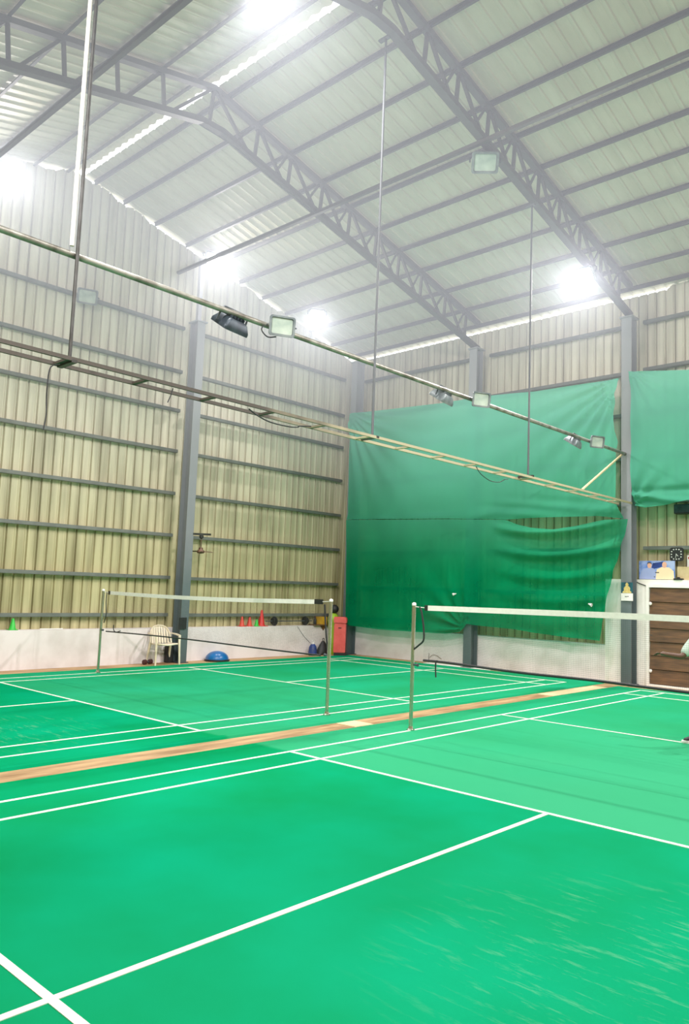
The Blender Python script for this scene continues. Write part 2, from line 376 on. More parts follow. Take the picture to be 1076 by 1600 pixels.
PUR = [.30, .98, 1.77, 2.60, 3.38, 4.18, 4.92, 5.70, 6.58, 7.40, 8.10]   # offsets from the ridge
for s_, side in ((1, 'far slope above the green net'), (-1, 'near slope')):
    for i, d in enumerate(PUR):
        if s_ < 0 and i > 8: continue
        y = RY + s_*d; z = roof_z(y) - .085
        b = MB(); t = .05*s_
        t *= .6; b.prism([(y-t, z+.055), (y, z+.055), (y, z-.005), (y+t, z-.005), (y+t, z-.02), (y-.012*s_, z-.02), (y-.012*s_, z+.04), (y-t, z+.04)], XS+.05, XE-.1, ax=0)
        o = b.build('roof_purlin', 'purlin')
        k = 'closest to the ridge' if i == 0 else f'{ORD[i]} from the ridge'
        tag(o, f'roof purlin on the {side}, {k}', 'beam', 'roof purlins')

def truss(x, label, ylo=-7.9, yhi=7.55):
    r = thing('roof_truss', label, 'truss', (x, RY, 8.0))
    def lp(y, z): return (0, y-RY, z-8.0)
    top = lambda y: roof_z(y)-.14
    bot = lambda y: min(roof_z(y)-.78, roof_z(RY)-.83)
    for nm, f, w, h in (('top_chord', top, .12, .09), ('bottom_chord', bot, .13, .10)):
        b = MB(); ys = [ylo, RY, yhi]
        if nm == 'bottom_chord': ys = [ylo, RY-.21, RY+.21, yhi]
        sec = []
        for y in ys:
            z = f(y); sec.append([lp2 for lp2 in ((-w/2, y-RY, z-h/2-8), (w/2, y-RY, z-h/2-8), (w/2, y-RY, z+h/2-8), (-w/2, y-RY, z+h/2-8))])
        vs = [p for q in sec for p in q]; fs = []
        for i in range(len(sec)-1): fs += [(i*4+j, i*4+(j+1) % 4, i*4+4+(j+1) % 4, i*4+4+j) for j in range(4)]
        fs += [(3, 2, 1, 0), tuple(len(vs)-4+j for j in range(4))]
        b.add(vs, fs); b.build(nm, 'truss', r)
    for s_ in (1, -1):
        nodes = [0.] + [d+.0 for d in PUR[1:]]
        for i, d in enumerate(nodes):
            y = RY+s_*d
            if not ylo < y < yhi-.05: continue
            if i > 0 or s_ > 0:
                b = MB(); b.bar(lp(y, top(y)-.03), lp(y-s_*.06, bot(y)+.03), .05, .05, up=(1, 0, 0)); b.build('web_strut', 'truss', r)
            if i+1 < len(nodes):
                y2 = RY+s_*nodes[i+1]
                if ylo < y2 < yhi:
                    b = MB(); b.bar(lp(y+s_*.04, top(y)-.03), lp(y2-s_*.16, bot(y2)+.03), .05, .05, up=(1, 0, 0)); b.build('web_diagonal', 'truss', r)
                    if s_ > 0:
                        ym = (y+y2)/2
                        b = MB(); b.bar(lp(y2-s_*.10, top(y2)-.03), lp(y+s_*.10, bot(y)+.03) if False else lp(ym, (bot(ym)+.03)), .035, .035, up=(1, 0, 0)); b.build('web_brace', 'truss', r)
    return r
truss(T1, 'grey lattice roof truss running down to the middle column, nearer the left wall')
truss(T2, 'grey lattice roof truss above the hanging pipe, running down to the calendar column')
for y, side in ((2.05, 'far'), (-2.70, 'near')):
    z = roof_z(y)-.86
    b = MB(); b.bar((XS+.1, y, z), (XE-.1, y, z), .07, .06); o = b.build('tie_beam', 'purlin')
    tag(o, f'long grey tie beam joining the truss bottom chords on the {side} side of the ridge', 'beam')

# ------------------------------------------------------------------ courts
def mat_mesh(x0, x1, y0, y1, ridge_side):
    b = MB(); T = .012
    prof = [(x0-.004, 0), (x0, T), (x0+.02, T), (x1-.20, T), (x1-.14, T+.004), (x1-.09, T+.018), (x1-.05, T+.022), (x1-.02, T+.014), (x1, 0)] if ridge_side else [(x0-.004, 0), (x0, T), (x0+.02, T), (x1-.02, T), (x1, T), (x1+.004, 0)]
    ys = [y0, y1]
    b.grid([[(x, y, z) for x, z in prof] for y in ys])
    n = len(prof)
    b.add([(x, y, z) for y in ys for x, z in prof], [tuple(range(n)), tuple(range(n, 2*n))[::-1]])
    return b
def court(ox, oy, box_, label, ridge_side):
    r = thing('badminton_court', label, 'court mat', (ox, oy, 0))
    x0, x1, y0, y1 = box_
    mat_mesh(x0-ox, x1-ox, y0-oy, y1-oy, ridge_side).build('playing_mat', 'court_left' if ridge_side else 'court', r)
    W = .042; z0, z1 = .0122, .0142
    def ln(nm, a, bb, c, d):
        k = {'side_line': 0, 'service_line': .0008, 'long_service_line': .0010, 'back_line': .0012, 'centre_line': .0016}[nm]
        q = MB(); q.box(a, bb, c, d, z0, z1+k); q.build(nm, 'line', r)
    for x in (0, .46, 5.64, 6.1): ln('side_line', x-W/2, x+W/2, -6.70, 6.70)
    for s_ in (1, -1):
        for y, nm in ((1.98, 'service_line'), (5.94, 'long_service_line'), (6.68, 'back_line')):
            ln(nm, W/2-.0, 6.1-W/2, s_*y-W/2, s_*y+W/2)
        ln('centre_line', 3.05-W/2, 3.05+W/2, *sorted((s_*2.0, s_*6.70)))
    return r
court(0, 0, (-.58, 7.0, -8.2, 6.98), 'green badminton court mat nearest the camera with white lines', False)
court(-1.548-6.1, -.03, (-8.25, -1.0, -8.2, 7.25), 'green badminton court mat beside the left corrugated wall with white lines', True)
MZ = .0122

def plank(x0, x1, y0, y1, label, m='cream', z=.0):
    b = MB(); b.box(x0, x1, y0, y1, z, z+.008); return tag(b.build('floor_board', m), label, 'board')
plank(-.93, -.62, 4.55, 6.60, 'cream floor board in the gap between the courts near the far end')
plank(-.96, -.62, -.35, -.02, 'short pale floor board in the gap beside the near net post', 'cream')
plank(-5.75, -3.85, 7.32, 7.56, 'long white board lying on the floor below the green net', 'paper')

# ------------------------------------------------------------------ net posts and nets
def net_post(x, y, label, s_):
    r = thing('net_post', label, 'post', (x, y, MZ), group='badminton net posts')
    b = MB(); b.tube([(0, 0, .012), (0, 0, 1.53)], .024, 16); b.build('pole', 'chrome', r, smooth=True)
    b = MB(); b.lathe([(.026, 1.53), (.027, 1.534), (.026, 1.555), (.018, 1.565), (.004, 1.568)], 16); b.build('top_cap', 'paper', r, smooth=True)
    b = MB(); b.lathe([(.05, 0), (.05, .012), (.032, .02), (.027, .05)], 20); b.build('foot_flange', 'chrome', r, smooth=True)
    b = MB(); b.lathe([(.012, 0), (.012, .05), (.02, .055), (.02, .07)], 10, Matrix.Translation((s_*.02, 0, .80)) @ Matrix.Rotation(PI/2*s_, 4, 'Y')); b.build('cord_hook', 'steel_dark', r, smooth=True)
    return r
net_post(-.015, 0, 'chrome net post of the near court, standing between the two courts', 1)
net_post(6.12, 0, 'chrome net post of the near court, on its far right side', -1)
net_post(-1.475, -.03, 'chrome net post of the left court, beside the wooden gap', -1)
net_post(-7.66, -.03, 'chrome net post of the left court, close to the left wall', 1)

def net(x0, x1, y, label, ztop, zbot, thick, hook):
    """tape, mesh and bottom cord between x0 and x1; ztop and zbot are functions of x"""
    r = thing('badminton_net', label, 'net', ((x0+x1)/2, y, 0)); ox = (x0+x1)/2
    n = 40; xs = [x0+(x1-x0)*i/n for i in range(n+1)]
    th = .006; h = .062
    b = MB()
    sec = [[(x-ox, -th, ztop(x)), (x-ox, th, ztop(x)), (x-ox, th, ztop(x)-h), (x-ox, -th, ztop(x)-h)] for x in xs]
    vs = [p for q in sec for p in q]; fs = [(0, 1, 2, 3), tuple(len(vs)-1-j for j in range(4))]
    for i in range(n): fs += [(i*4+j, i*4+(j+1) % 4, i*4+4+(j+1) % 4, i*4+4+j) for j in range(4)]
    b.add(vs, fs); tp = b.build('top_tape', 'tape', r)
    for xx, ww in ((x0, .07), (x1, -.16)) if thick < .012 else ((x0, .05),):
        b = MB(); a, c = sorted((xx-ox, xx-ox+ww)); b.box(a, c, -th-.004, th+.004, ztop(xx)-h-.003, ztop(xx)+.003); b.build('black_patch', 'black', tp)
    b = MB(); b.tube([(x-ox, 0, zbot(x)) for x in xs], thick, 8)
    b.build('bottom_cord', 'cord', r, smooth=True)
    # mesh: flat strands every 2 cm
    b = MB(); hw = .0006; nx = int(round((x1-x0)/.02)); nz = 33
    cols = [x0+(x1-x0)*i/nx for i in range(nx+1)]
    for x in cols:
        zt, zb = ztop(x)-h, zbot(x)
        b.add([(x-ox-hw, 0, zb), (x-ox+hw, 0, zb), (x-ox+hw, 0, zt), (x-ox-hw, 0, zt)], [(0, 1, 2, 3)])
    for j in range(nz+1):
        t = j/nz; lo, hi = [], []
        for x in xs:
            z = (ztop(x)-h)*t + zbot(x)*(1-t); lo.append((x-ox, .0004, z-hw)); hi.append((x-ox, .0004, z+hw))
        b.grid([lo, hi])
    b.build('net_mesh', 'netmesh', r)
    # straps at the ends
    for pts, w in hook:
        b = MB(); b.tube([(p[0]-ox, p[1]-y, p[2]) for p in pts], w, 8); b.build('end_strap', 'cord', r, smooth=True)
    b = MB(); b.tube([(-(x1-x0)/2-.16, 0, ztop(x0)-.02), (-(x1-x0)/2, 0, ztop(x0)-.03)], .005, 6); b.build('tie_rope', 'tape', r)
    b = MB(); b.tube([((x1-x0)/2, 0, ztop(x1)-.03), ((x1-x0)/2+.16, 0, ztop(x1)-.02)], .005, 6); b.build('tie_rope', 'tape', r)
    return r
def curve(pts, n=8):
    """Catmull-Rom through the points"""
    P = [Vector(p) for p in pts]; P = [2*P[0]-P[1]] + P + [2*P[-1]-P[-2]]; out = []
    for i in range(1, len(P)-2):
        for k in range(n):
            t = k/n; a, b_, c, d = P[i-1], P[i], P[i+1], P[i+2]
            out.append(.5*((2*b_)+(c-a)*t+(2*a-5*b_+4*c-d)*t*t+(3*b_-a-3*c+d)*t*t*t))
    return out + [P[-2]]
def zb_near(x): return .875 - .03*min(max((x-.3)/2.6, 0), 1) + .006*math.sin(x*3.1)
net(.16, 5.96, 0, 'white taped badminton net of the near court', lambda x: 1.548+.018*min(x/2.5, 1), zb_near, .0145,
    [(curve([(.08, 0, 1.53), (.115, 0, 1.44), (.15, 0, 1.25), (.15, 0, 1.12), (.07, 0, 1.05), (0, 0, 1.0)]), .012),
     (curve([(.40, -.005, .885), (.36, -.005, .88), (.355, -.005, .80), (.362, -.005, .69)]), .009)])
def zb_left(x):
    t = (x+7.0)/5.4
    return .80 + .012*t + .012*math.sin(t*5)
net(-7.46, -1.64, -.03, 'white taped badminton net of the left court', lambda x: 1.545+.02*(x+7.5)/5.9-.03*math.sin(PI*(x+7.46)/5.82), zb_left, .0115,
    [(curve([(-7.52, -.03, 1.53), (-7.53, -.03, 1.35), (-7.50, -.03, 1.1), (-7.56, -.03, .95)]), .009),
     (curve([(-7.20, -.03, .93), (-7.19, -.03, .84), (-7.1, -.03, .80), (-6.95, -.03, .83)]), .009),
     (curve([(-1.60, -.03, 1.50), (-1.57, -.03, 1.25), (-1.53, -.03, 1.0), (-1.49, -.03, .82)]), .012)])

# ------------------------------------------------------------------ green shade nets
def interp(pts, s):
    for (a, b_), (c, d) in zip(pts, pts[1:]):
        if s <= c: return b_ + (d-b_)*(s-a)/(c-a if c != a else 1)
    return pts[-1][1]
def noise3(x, z, k):
    return (math.sin(1.7*x+.9*z+k)+math.sin(3.9*x-2.3*z+2*k)*.5+math.sin(-2.1*x+5.7*z+3*k)*.4)/1.9
def shade_net(label, left, right, top, bottom, Y, fold, nu=150, nv=90, m='shade'):
    """left/right: (t from top 0..1, X); top/bottom: (X, z)"""
    rows = []
    xc = (left[0][1]+right[0][1])/2
    for i in range(nv+1):
        t = i/nv; row = []
        for j in range(nu+1):
            s = j/nu; X = interp(left, t)*(1-s)+interp(right, t)*s
            z = interp(top, X)*(1-t)+interp(bottom, X)*t
            dz, dy = fold(X, z, s, t)
            row.append((X-xc, dy, z+dz-3))
        rows.append(row)
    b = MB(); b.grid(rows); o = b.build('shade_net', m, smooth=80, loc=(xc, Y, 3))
    return tag(o, label, 'net')
def fold_upper(X, z, s, t):
    dy = .018*noise3(X, z, .4)
    # drag lines falling away from both top corners
    for cx, cz, sg in ((-.72, 6.22, 1), (-8.55, 6.5, -1)):
        r = math.hypot(X-cx, z-cz); th = math.atan2(cz-z+.05, abs(X-cx)+.05)
        dy += .06*math.sin(th*26)*math.exp(-r/1.6)*min(r*2, 1)
    dy += .035*math.sin(9*(z-6.3)+1.2*math.sin(.8*X))*math.exp(-(6.4-z)/.5)*(1 if X > -5.5 else .6)
    # bagged cloth above the seam
    dy -= .05*math.exp(-((z-3.52)/.12)**2)*(.6+.4*math.sin(X*4.2+math.sin(X*1.7)))
    dy += .02*math.sin(z*22+X*3)*math.exp(-((z-3.65)/.22)**2)*max(0, math.sin((X+4.4)*.9))
    return 0, dy
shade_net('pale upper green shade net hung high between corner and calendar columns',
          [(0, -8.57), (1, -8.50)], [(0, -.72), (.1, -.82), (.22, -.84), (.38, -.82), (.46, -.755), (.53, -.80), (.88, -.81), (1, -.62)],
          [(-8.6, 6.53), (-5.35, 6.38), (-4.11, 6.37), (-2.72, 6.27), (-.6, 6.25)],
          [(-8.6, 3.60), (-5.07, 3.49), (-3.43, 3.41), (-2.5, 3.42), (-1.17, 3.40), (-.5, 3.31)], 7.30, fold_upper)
def fold_lower(X, z, s, t):
    dy = .016*noise3(X, z, 1.7)
    u = (X+2.05)/1.45
    if abs(u) < 1.25:
        w = max(0, 1-u*u*.64)**1.3
        zc = 3.42 - .27*max(0, 1-u*u)**.5*(1) if abs(u) < 1 else 3.42
        d = max(0, 3.15 - z + .18*u*u)
        dy += -w*.16*math.sin(d*13+.6+.5*u)*math.exp(-d/.85)
        dy += -w*.05*math.sin(d*25+2*u)*math.exp(-d/.6)
    r = math.hypot(X+4.55, (z-.95)); th = math.atan2(z-.9, -(X+4.5))
    if X < -4.45: dy += .075*math.sin(th*15)*math.exp(-r/.75)*min(r*3, 1)
    dy -= .03*math.exp(-((z-.86)/.08)**2)*math.sin(X*6) if X > -4.4 else 0
    return 0, dy
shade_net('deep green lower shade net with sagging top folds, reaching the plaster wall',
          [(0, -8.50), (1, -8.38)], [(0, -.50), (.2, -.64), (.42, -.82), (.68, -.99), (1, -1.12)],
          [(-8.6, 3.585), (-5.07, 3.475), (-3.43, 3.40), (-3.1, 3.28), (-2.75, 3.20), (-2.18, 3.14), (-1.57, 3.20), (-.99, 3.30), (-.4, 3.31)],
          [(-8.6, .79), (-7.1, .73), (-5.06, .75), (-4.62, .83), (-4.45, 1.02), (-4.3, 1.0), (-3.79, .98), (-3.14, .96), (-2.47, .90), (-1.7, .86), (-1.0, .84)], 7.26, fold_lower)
def fold_side(X, z, s, t):
    dy = .014*noise3(X, z, 2.9)
    r = math.hypot(X+.5, z-6.35); th = math.atan2(6.4-z, X+.52)
    dy += .03*math.sin(th*20)*math.exp(-r/.7)
    r = math.hypot(X+.45, z-3.7); th = math.atan2(z-3.6, X+.5)
    dy += .05*math.sin(th*13)*math.exp(-r/.5)
    dy += .035*math.sin(z*5.5+.4)*math.exp(-(X+.5)/.25)
    dy -= .09*math.exp(-((z-3.72+.10*math.sin(X*2.2))/.07)**2) - .05*math.exp(-((z-3.86)/.06)**2)
    return 0, dy
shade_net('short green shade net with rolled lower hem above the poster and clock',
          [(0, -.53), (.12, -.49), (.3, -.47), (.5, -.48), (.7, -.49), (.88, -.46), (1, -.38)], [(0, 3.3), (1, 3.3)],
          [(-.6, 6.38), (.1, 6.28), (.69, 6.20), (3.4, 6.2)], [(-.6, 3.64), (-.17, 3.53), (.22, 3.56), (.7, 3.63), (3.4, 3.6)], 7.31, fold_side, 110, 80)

def shuttlecock(x, z, label, rot, y):
    r = thing('shuttlecock', label, 'shuttlecock', (x, y, z), rot)
    b = MB(); b.lathe([(.004, -.013), (.010, -.008), (.0125, 0), (.0125, .010)], 14); b.build('cork', 'tape', r, smooth=True)
    b = MB(); n = 16; P = []
    for h, rr in ((.010, .012), (.035, .021), (.07, .034)):
        P.append([(rr*(1+.05*(k % 2))*math.cos(2*PI*k/(2*n)), rr*(1+.05*(k % 2))*math.sin(2*PI*k/(2*n)), h+(.004*(k % 2) if h > .05 else 0)) for k in range(2*n+1)])
    b.grid(P); b.build('feather_skirt', 'paper', r)
shuttlecock(-4.73, 1.70, 'white shuttlecock stuck in the green net near the middle column', (.4, -1.9, 0), 7.20)
shuttlecock(-1.33, 1.58, 'white shuttlecock stuck in the green net near its right edge', (.3, 1.9, .3), 7.20)

# ------------------------------------------------------------------ hanging pipe, ladder tray, rods
PX, PZ, TZ = -.62, 4.695, 3.69
b = MB(); b.tube([(PX, -6.6, 4.74), (PX, -2, PZ+.01), (PX, 2, 4.68), (PX, 7.36, 4.665)], .032, 12)
tag(b.build('lamp_pipe', 'pipe', smooth=True), 'long horizontal steel pipe carrying the floodlight pairs', 'pipe')
r = thing('ladder_tray', 'long rusty ladder tray hanging level below the lamp pipe', 'cable tray', (PX, 0, TZ))
for x in (-.14, .14):
    b = MB(); b.bar((x, -6.6, .03), (x, 7.36, -.05), .028, .036); b.build('side_rail', 'tray', r)
y = -6.0
while y < 7.3:
    b = MB(); b.bar((-.127, y, .023-.0057*(y+6)), (.127, y, .023-.0057*(y+6)), .045, .022); b.build('rung', 'tray', r); y += .80
def rod(y, label, ztop, conduit=False):
    r = thing('hanger_rod', label, 'rod', (PX+.055, y, TZ), group='hanger rods')
    b = MB(); b.tube([(0, 0, .03), (0, 0, ztop-TZ)], .017, 10); b.build('shaft', 'darkpipe' if conduit else 'rod', r, smooth=True)
    b = MB(); b.bar((-.19, 0, -.0), (.10, 0, -.0), .05, .03); b.build('stirrup', 'darkpipe', r)
    b = MB(); b.bar((-.12, 0, ztop-TZ-.01), (.06, 0, ztop-TZ-.01), .06, .025); b.build('top_bracket', 'rod', r)
    if conduit:
        b = MB(); b.tube([(-.03, -.045, PZ-TZ+.10), (-.03, -.045, ztop-TZ-.03)], .021, 10); b.build('white_conduit', 'pvc', r, smooth=True)
rod(-4.36, 'hanger rod with a white conduit alongside, nearest the left edge', 8.35, True)
rod(-.29, 'grey hanger rod in the middle, reaching up to the ridge', 9.28)
rod(3.54, 'grey hanger rod nearest the net wall', 8.44)
b = MB(); b.tube([(PX-.05, 7.34, 4.66), (PX-.05, 5.62, 3.72)], .022, 10)
tag(b.build('brace_pipe', 'cream', smooth=True), 'short slanting brace pipe between lamp pipe end and ladder tray', 'pipe')

def cable(pts, rad, label, m='cord', n=8):
    b = MB(); b.tube(curve(pts, n), rad, 6); return tag(b.build('cable', m, smooth=True), label, 'cable')
cable([(PX, -4.42, 3.67), (PX-.01, -4.50, 3.62), (PX-.02, -4.51, 3.40), (PX-.02, -4.50, 3.2), (PX-.02, -4.515, 3.05)], .006, 'black cable dangling from the ladder tray beside the conduit rod')
cable([(PX+.10, -2.34, 3.66), (PX+.11, -2.2, 3.60), (PX+.11, -2.02, 3.565), (PX+.11, -1.75, 3.565), (PX+.11, -1.62, 3.585), (PX+.11, -1.6, 3.60), (PX+.11, -1.42, 3.63)], .008, 'black cable looping below the ladder tray left of the middle rod')
cable([(PX+.10, 1.98, 3.63), (PX+.11, 2.1, 3.53), (PX+.11, 2.35, 3.46), (PX+.11, 2.60, 3.47), (PX+.11, 2.75, 3.53), (PX+.11, 2.85, 3.55)], .006, 'thin cable looping below the ladder tray in front of the green net')
cable([(PX+.10, -3.30, 3.68), (PX+.11, -3.32, 3.62), (PX+.115, -3.36, 3.52)], .006, 'short cable end hanging from the ladder tray at the upper left')
cable([(T1+.08, RY-.3, 9.35), (T1+.1, RY+.4, 9.28), (T1+.1, 1.0, 9.05), (T1+.09, 2.0, 8.86)], .010, 'grey cable hanging along the bottom chord of the truss', 'rod')

# ------------------------------------------------------------------ floodlights
def floodlight(label, loc, aim, lit=False, s=1., group='floodlights', dark=False, arm=None, bracket=True):
    """local +Y is the way it shines"""
    r = thing('floodlight', label, 'floodlight', loc, group=group)
    d = Vector(aim).normalized(); r.rotation_mode = 'QUATERNION'; r.rotation_quaternion = d.to_track_quat('Y', 'Z')
    w, h, t = .15*s, .115*s, .05*s
    body = 'lamp_dark' if dark else 'lamp_body'
    def rr(w, h, c, k=5):
        out = []
        for cx, cz, a0 in ((w-c, h-c, 0), (-w+c, h-c, PI/2), (-w+c, -h+c, PI), (w-c, -h+c, 1.5*PI)):
            out += [(cx+c*math.cos(a0+PI/2*i/k), cz+c*math.sin(a0+PI/2*i/k)) for i in range(k+1)]
        return out
    # housing: rounded box that narrows to the back
    b = MB(); secs = [(-t*1.5, .62), (-t*1.2, .78), (-t*.3, .95), (0, 1.), (t*.55, 1.)]
    n = len(rr(w, h, .03*s)); vs = []
    for y, q in secs: vs += [(a*q, y, c*q) for a, c in rr(w, h, .03*s)]
    fs = [tuple(range(n))]
    for i in range(len(secs)-1): fs += [(i*n+j, i*n+(j+1) % n, (i+1)*n+(j+1) % n, (i+1)*n+j) for j in range(n)]
    # front rim with a recess
    base = (len(secs)-1)*n
    ins = rr(w*.84, h*.82, .02*s); vs += [(a, t*.55, c) for a, c in ins]; k = len(vs)-n
    vs += [(a*.97, t*.15, c*.97) for a, c in ins]
    fs += [(base+j, base+(j+1) % n, k+(j+1) % n, k+j) for j in range(n)]
    fs += [(k+j, k+(j+1) % n, k+n+(j+1) % n, k+n+j) for j in range(n)] + [tuple(k+n+j for j in range(n))]
    b.add(vs, fs); b.build('housing', body, r, smooth=30)
    b = MB(); b.prism(rr(w*.80, h*.78, .02*s), t*.16, t*.24, ax=1); b.build('lens', 'lit' if lit else 'glass', r)
    for i in range(5):
        x = (-.5+i*.25)*w
        b = MB(); b.box(x-.004*s, x+.004*s, -t*2.0, -t*1.1, -h*.5, h*.5); b.build('cooling_fin', body, r)
    if bracket:
        b = MB(); q = w+.018*s
        b.tube([(-q, -.01, 0), (-q, -t*2.2, .02), (-q*.8, -t*2.7, .03), (q*.8, -t*2.7, .03), (q, -t*2.2, .02), (q, -.01, 0)], .009*s, 8); b.build('bracket', 'steel_dark', r, smooth=True)
    return r
W, G = True, 'pipe floodlights'
# pairs clamped to the pipe, one head each way
floodlight('dark floodlight under the pipe, of the pair nearest the left edge', (PX-.10, -2.50, 4.60), (-.55, -.1, -.85), s=1.25, group=G, dark=W)
floodlight('square floodlight facing the near court, of the pair nearest the left edge', (PX+.13, -1.95, 4.70), (.8, -.42, -.16), s=1.0, group=G)
floodlight('floodlight aimed down at the left court, of the middle pair', (PX-.10, 1.35, 4.58), (-.55, -.1, -.85), s=1.2, group=G)
floodlight('square floodlight facing the near court, of the middle pair', (PX+.13, 2.03, 4.67), (.8, -.42, -.16), s=1.0, group=G)
floodlight('floodlight aimed down at the left court, of the pair nearest the net wall', (PX-.10, 5.35, 4.57), (-.55, -.1, -.85), s=1.2, group=G)
floodlight('square floodlight facing the near court, of the pair nearest the net wall', (PX+.13, 5.86, 4.65), (.8, -.42, -.16), s=1.0, group=G)
cable([(PX+.02, -2.12, 4.70), (PX+.03, -2.16, 4.62), (PX+.04, -2.08, 4.56), (PX+.07, -1.98, 4.58)], .008, 'short black lead looping between the first floodlight pair')
# unlit ones on the wall and on the truss
floodlight('unlit floodlight on the left wall behind the conduit rod', (XS+.24, -.13, 7.60), (.85, -.35, -.25), s=1.35, dark=False)
floodlight('unlit floodlight fixed below the truss over the lamp pipe', (T2-.06, 2.25, 8.66), (.45, -.55, -.70), s=1.45)
# lit ones
LAMPS = []
def lit(label, loc, aim, power, cone=150, real=True):
    d = Vector(aim).normalized()
    if real: floodlight(label, loc, aim, lit=True, s=1.35)
    l = bpy.data.lights.new('flood_or_fill_beam', 'SPOT'); l.energy = power; l.spot_size = math.radians(cone); l.spot_blend = .55
    l.shadow_soft_size = .10; l.color = (1, .955, .95)
    o = bpy.data.objects.new('flood_or_fill_beam', l); COL.objects.link(o)
    o.location = Vector(loc)+d*.12; o.rotation_mode = 'QUATERNION'; o.rotation_quaternion = d.to_track_quat('-Z', 'Y')
P0 = .45
lit('glowing floodlight on top of the post of the left wall column', (-8.72, 2.72, 9.36), (.74, -.18, -.64), 2200*P0, 122)
lit('glowing floodlight hung from the roof near the corner', (-7.80, 5.25, 8.55), (.50, -.45, -.78), 1700*P0, 130)
lit('glowing floodlight high on the left wall at the left edge', (-8.85, -1.98, 9.50), (.74, -.12, -.64), 2100*P0, 122)
lit('glowing floodlight under the truss end above the calendar column', (T2, 5.50, 7.86), (.05, -.62, -.78), 3600*P0)
lit('glowing floodlight above the top edge below the near roof slope', (T2, -2.45, 8.86), (.05, .45, -.9), 2600*P0)
for k, (p, a, e, *c_) in enumerate((((3.6, 5.5, 7.9), (0, -.6, -.8), 3000), ((3.6, -3.0, 8.6), (0, .2, -1), 1800), ((6.2, 2.6, 8.3), (-.2, -.3, -.9), 2400), ((8.2, -3.5, 8.2), (-.3, .2, -1), 2200),
        ((1.5, -8.0, 7.6), (-.72, .70, -.72), 4200, 88), ((7.5, -8.0, 7.6), (-.60, .85, -.72), 3700, 88))):  # two unseen fill spots added behind the camera to brighten the walls
    lit('', p, a, e*P0, *c_, real=False)

# ------------------------------------------------------------------ things on the left wall's ledge and floor
LZ = .745; LX = -9.04
def cone_thing(y, h, m, label, x=LX):
    r = thing('training_cone', label, 'cone', (x, y, LZ), group='training cones')
    w = .24*h+.03
    b = MB(); b.box(-w, w, -w, w, 0, .014); b.build('base', m, r, bevel=.005)
    b = MB(); b.lathe([(w*.78, .014), (w*.66, .05), (.022, h-.01), (.018, h), (.012, h)], 24); b.build('body', m, r, smooth=True)
cone_thing(-1.08, .22, 'cone_green', 'green training cone alone at the left end of the ledge')
cone_thing(4.36, .24, 'orange', 'wide orange cone, first of the cones by the barbell')
cone_thing(4.63, .25, 'orange', 'slim orange cone behind the small green cone', LX-.05)
cone_thing(4.77, .17, 'cone_green', 'small green cone between two orange cones', LX+.05)
cone_thing(4.96, .40, 'red', 'tall red training cone beside the barbell')
r = thing('barbell', 'black barbell with two plates lying on the ledge', 'barbell', (LX, 5.9, LZ+.12))
b = MB(); b.tube([(0, -.80, 0), (0, .75, 0)], .013, 10); b.build('bar', 'steel_dark', r, smooth=True)
for s_ in (-1, 1):
    for k, (rad, dy) in enumerate(((.115, 0), (.085, .05))):
        b = MB(); b.lathe([(rad*.9, -.02), (rad, -.014), (rad, .014), (rad*.9, .02)], 28, Matrix.Translation((0, s_*(.52+dy), 0)) @ Matrix.Rotation(PI/2, 4, 'X')); b.build('weight_plate', 'black', r, smooth=30)
b = MB(); b.tube([(LX+.05, -.58, LZ+.012), (LX+.05, -.12, LZ+.012)], .012, 10)
tag(b.build('white_stick', 'pvc', smooth=True), 'short white stick lying on the ledge near the green cone', 'stick')
b = MB(); b.tube([(XS+.19, 2.66, LZ), (XS+.19, 2.66, LZ+.26)], .018, 10)
tag(b.build('white_pipe', 'pvc', smooth=True), 'short upright white pipe on the ledge right of the column', 'pipe')
r = thing('wall_shelf', 'dark shelf board on brackets at the right end of the ledge', 'shelf', (LX+.10, 7.0, LZ))
b = MB(); b.box(-.14, .14, -.42, .40, .005, .03); b.build('board', 'wood', r)
b = MB(); b.prism([(-.17, .004), (.05, .004), (-.06, -.13)], .045, .06, ax=0); b.build('bracket', 'wood', r)
b = MB(); b.box(-.09, .09, -.13, .13, 0, .20); o = b.build('storage_box', 'yellow', bevel=.006, loc=(LX+.08, 6.93, LZ+.03)); tag(o, 'yellow box standing on the dark shelf board', 'box')
r = thing('black_bottle', 'slim black bottle on the shelf left of the yellow box', 'bottle', (LX+.08, 6.70, LZ+.03))
b = MB(); b.lathe([(.038, 0), (.04, .01), (.04, .13), (.018, .17), (.018, .18)], 18); b.build('body', 'black', r, smooth=True)
b = MB(); b.lathe([(.021, .18), (.021, .215), (.015, .22)], 14); b.build('cap', 'maroon', r, smooth=True)
r = thing('black_pouch', 'black pouch slumped on the shelf right of the yellow box', 'bag', (LX+.08, 7.20, LZ+.03))
b = MB(); b.lathe([(.10, 0), (.125, .03), (.12, .11), (.08, .19), (.03, .22), (.01, .225)], 18, Matrix.Diagonal((.8, 1, 1, 1))); b.build('body', 'black', r, smooth=True)
b = MB(); b.tube(curve([(0, -.03, .215), (0, -.03, .27), (0, .03, .27), (0, .03, .215)], 5), .008, 6); b.build('strap', 'black', r, smooth=True)

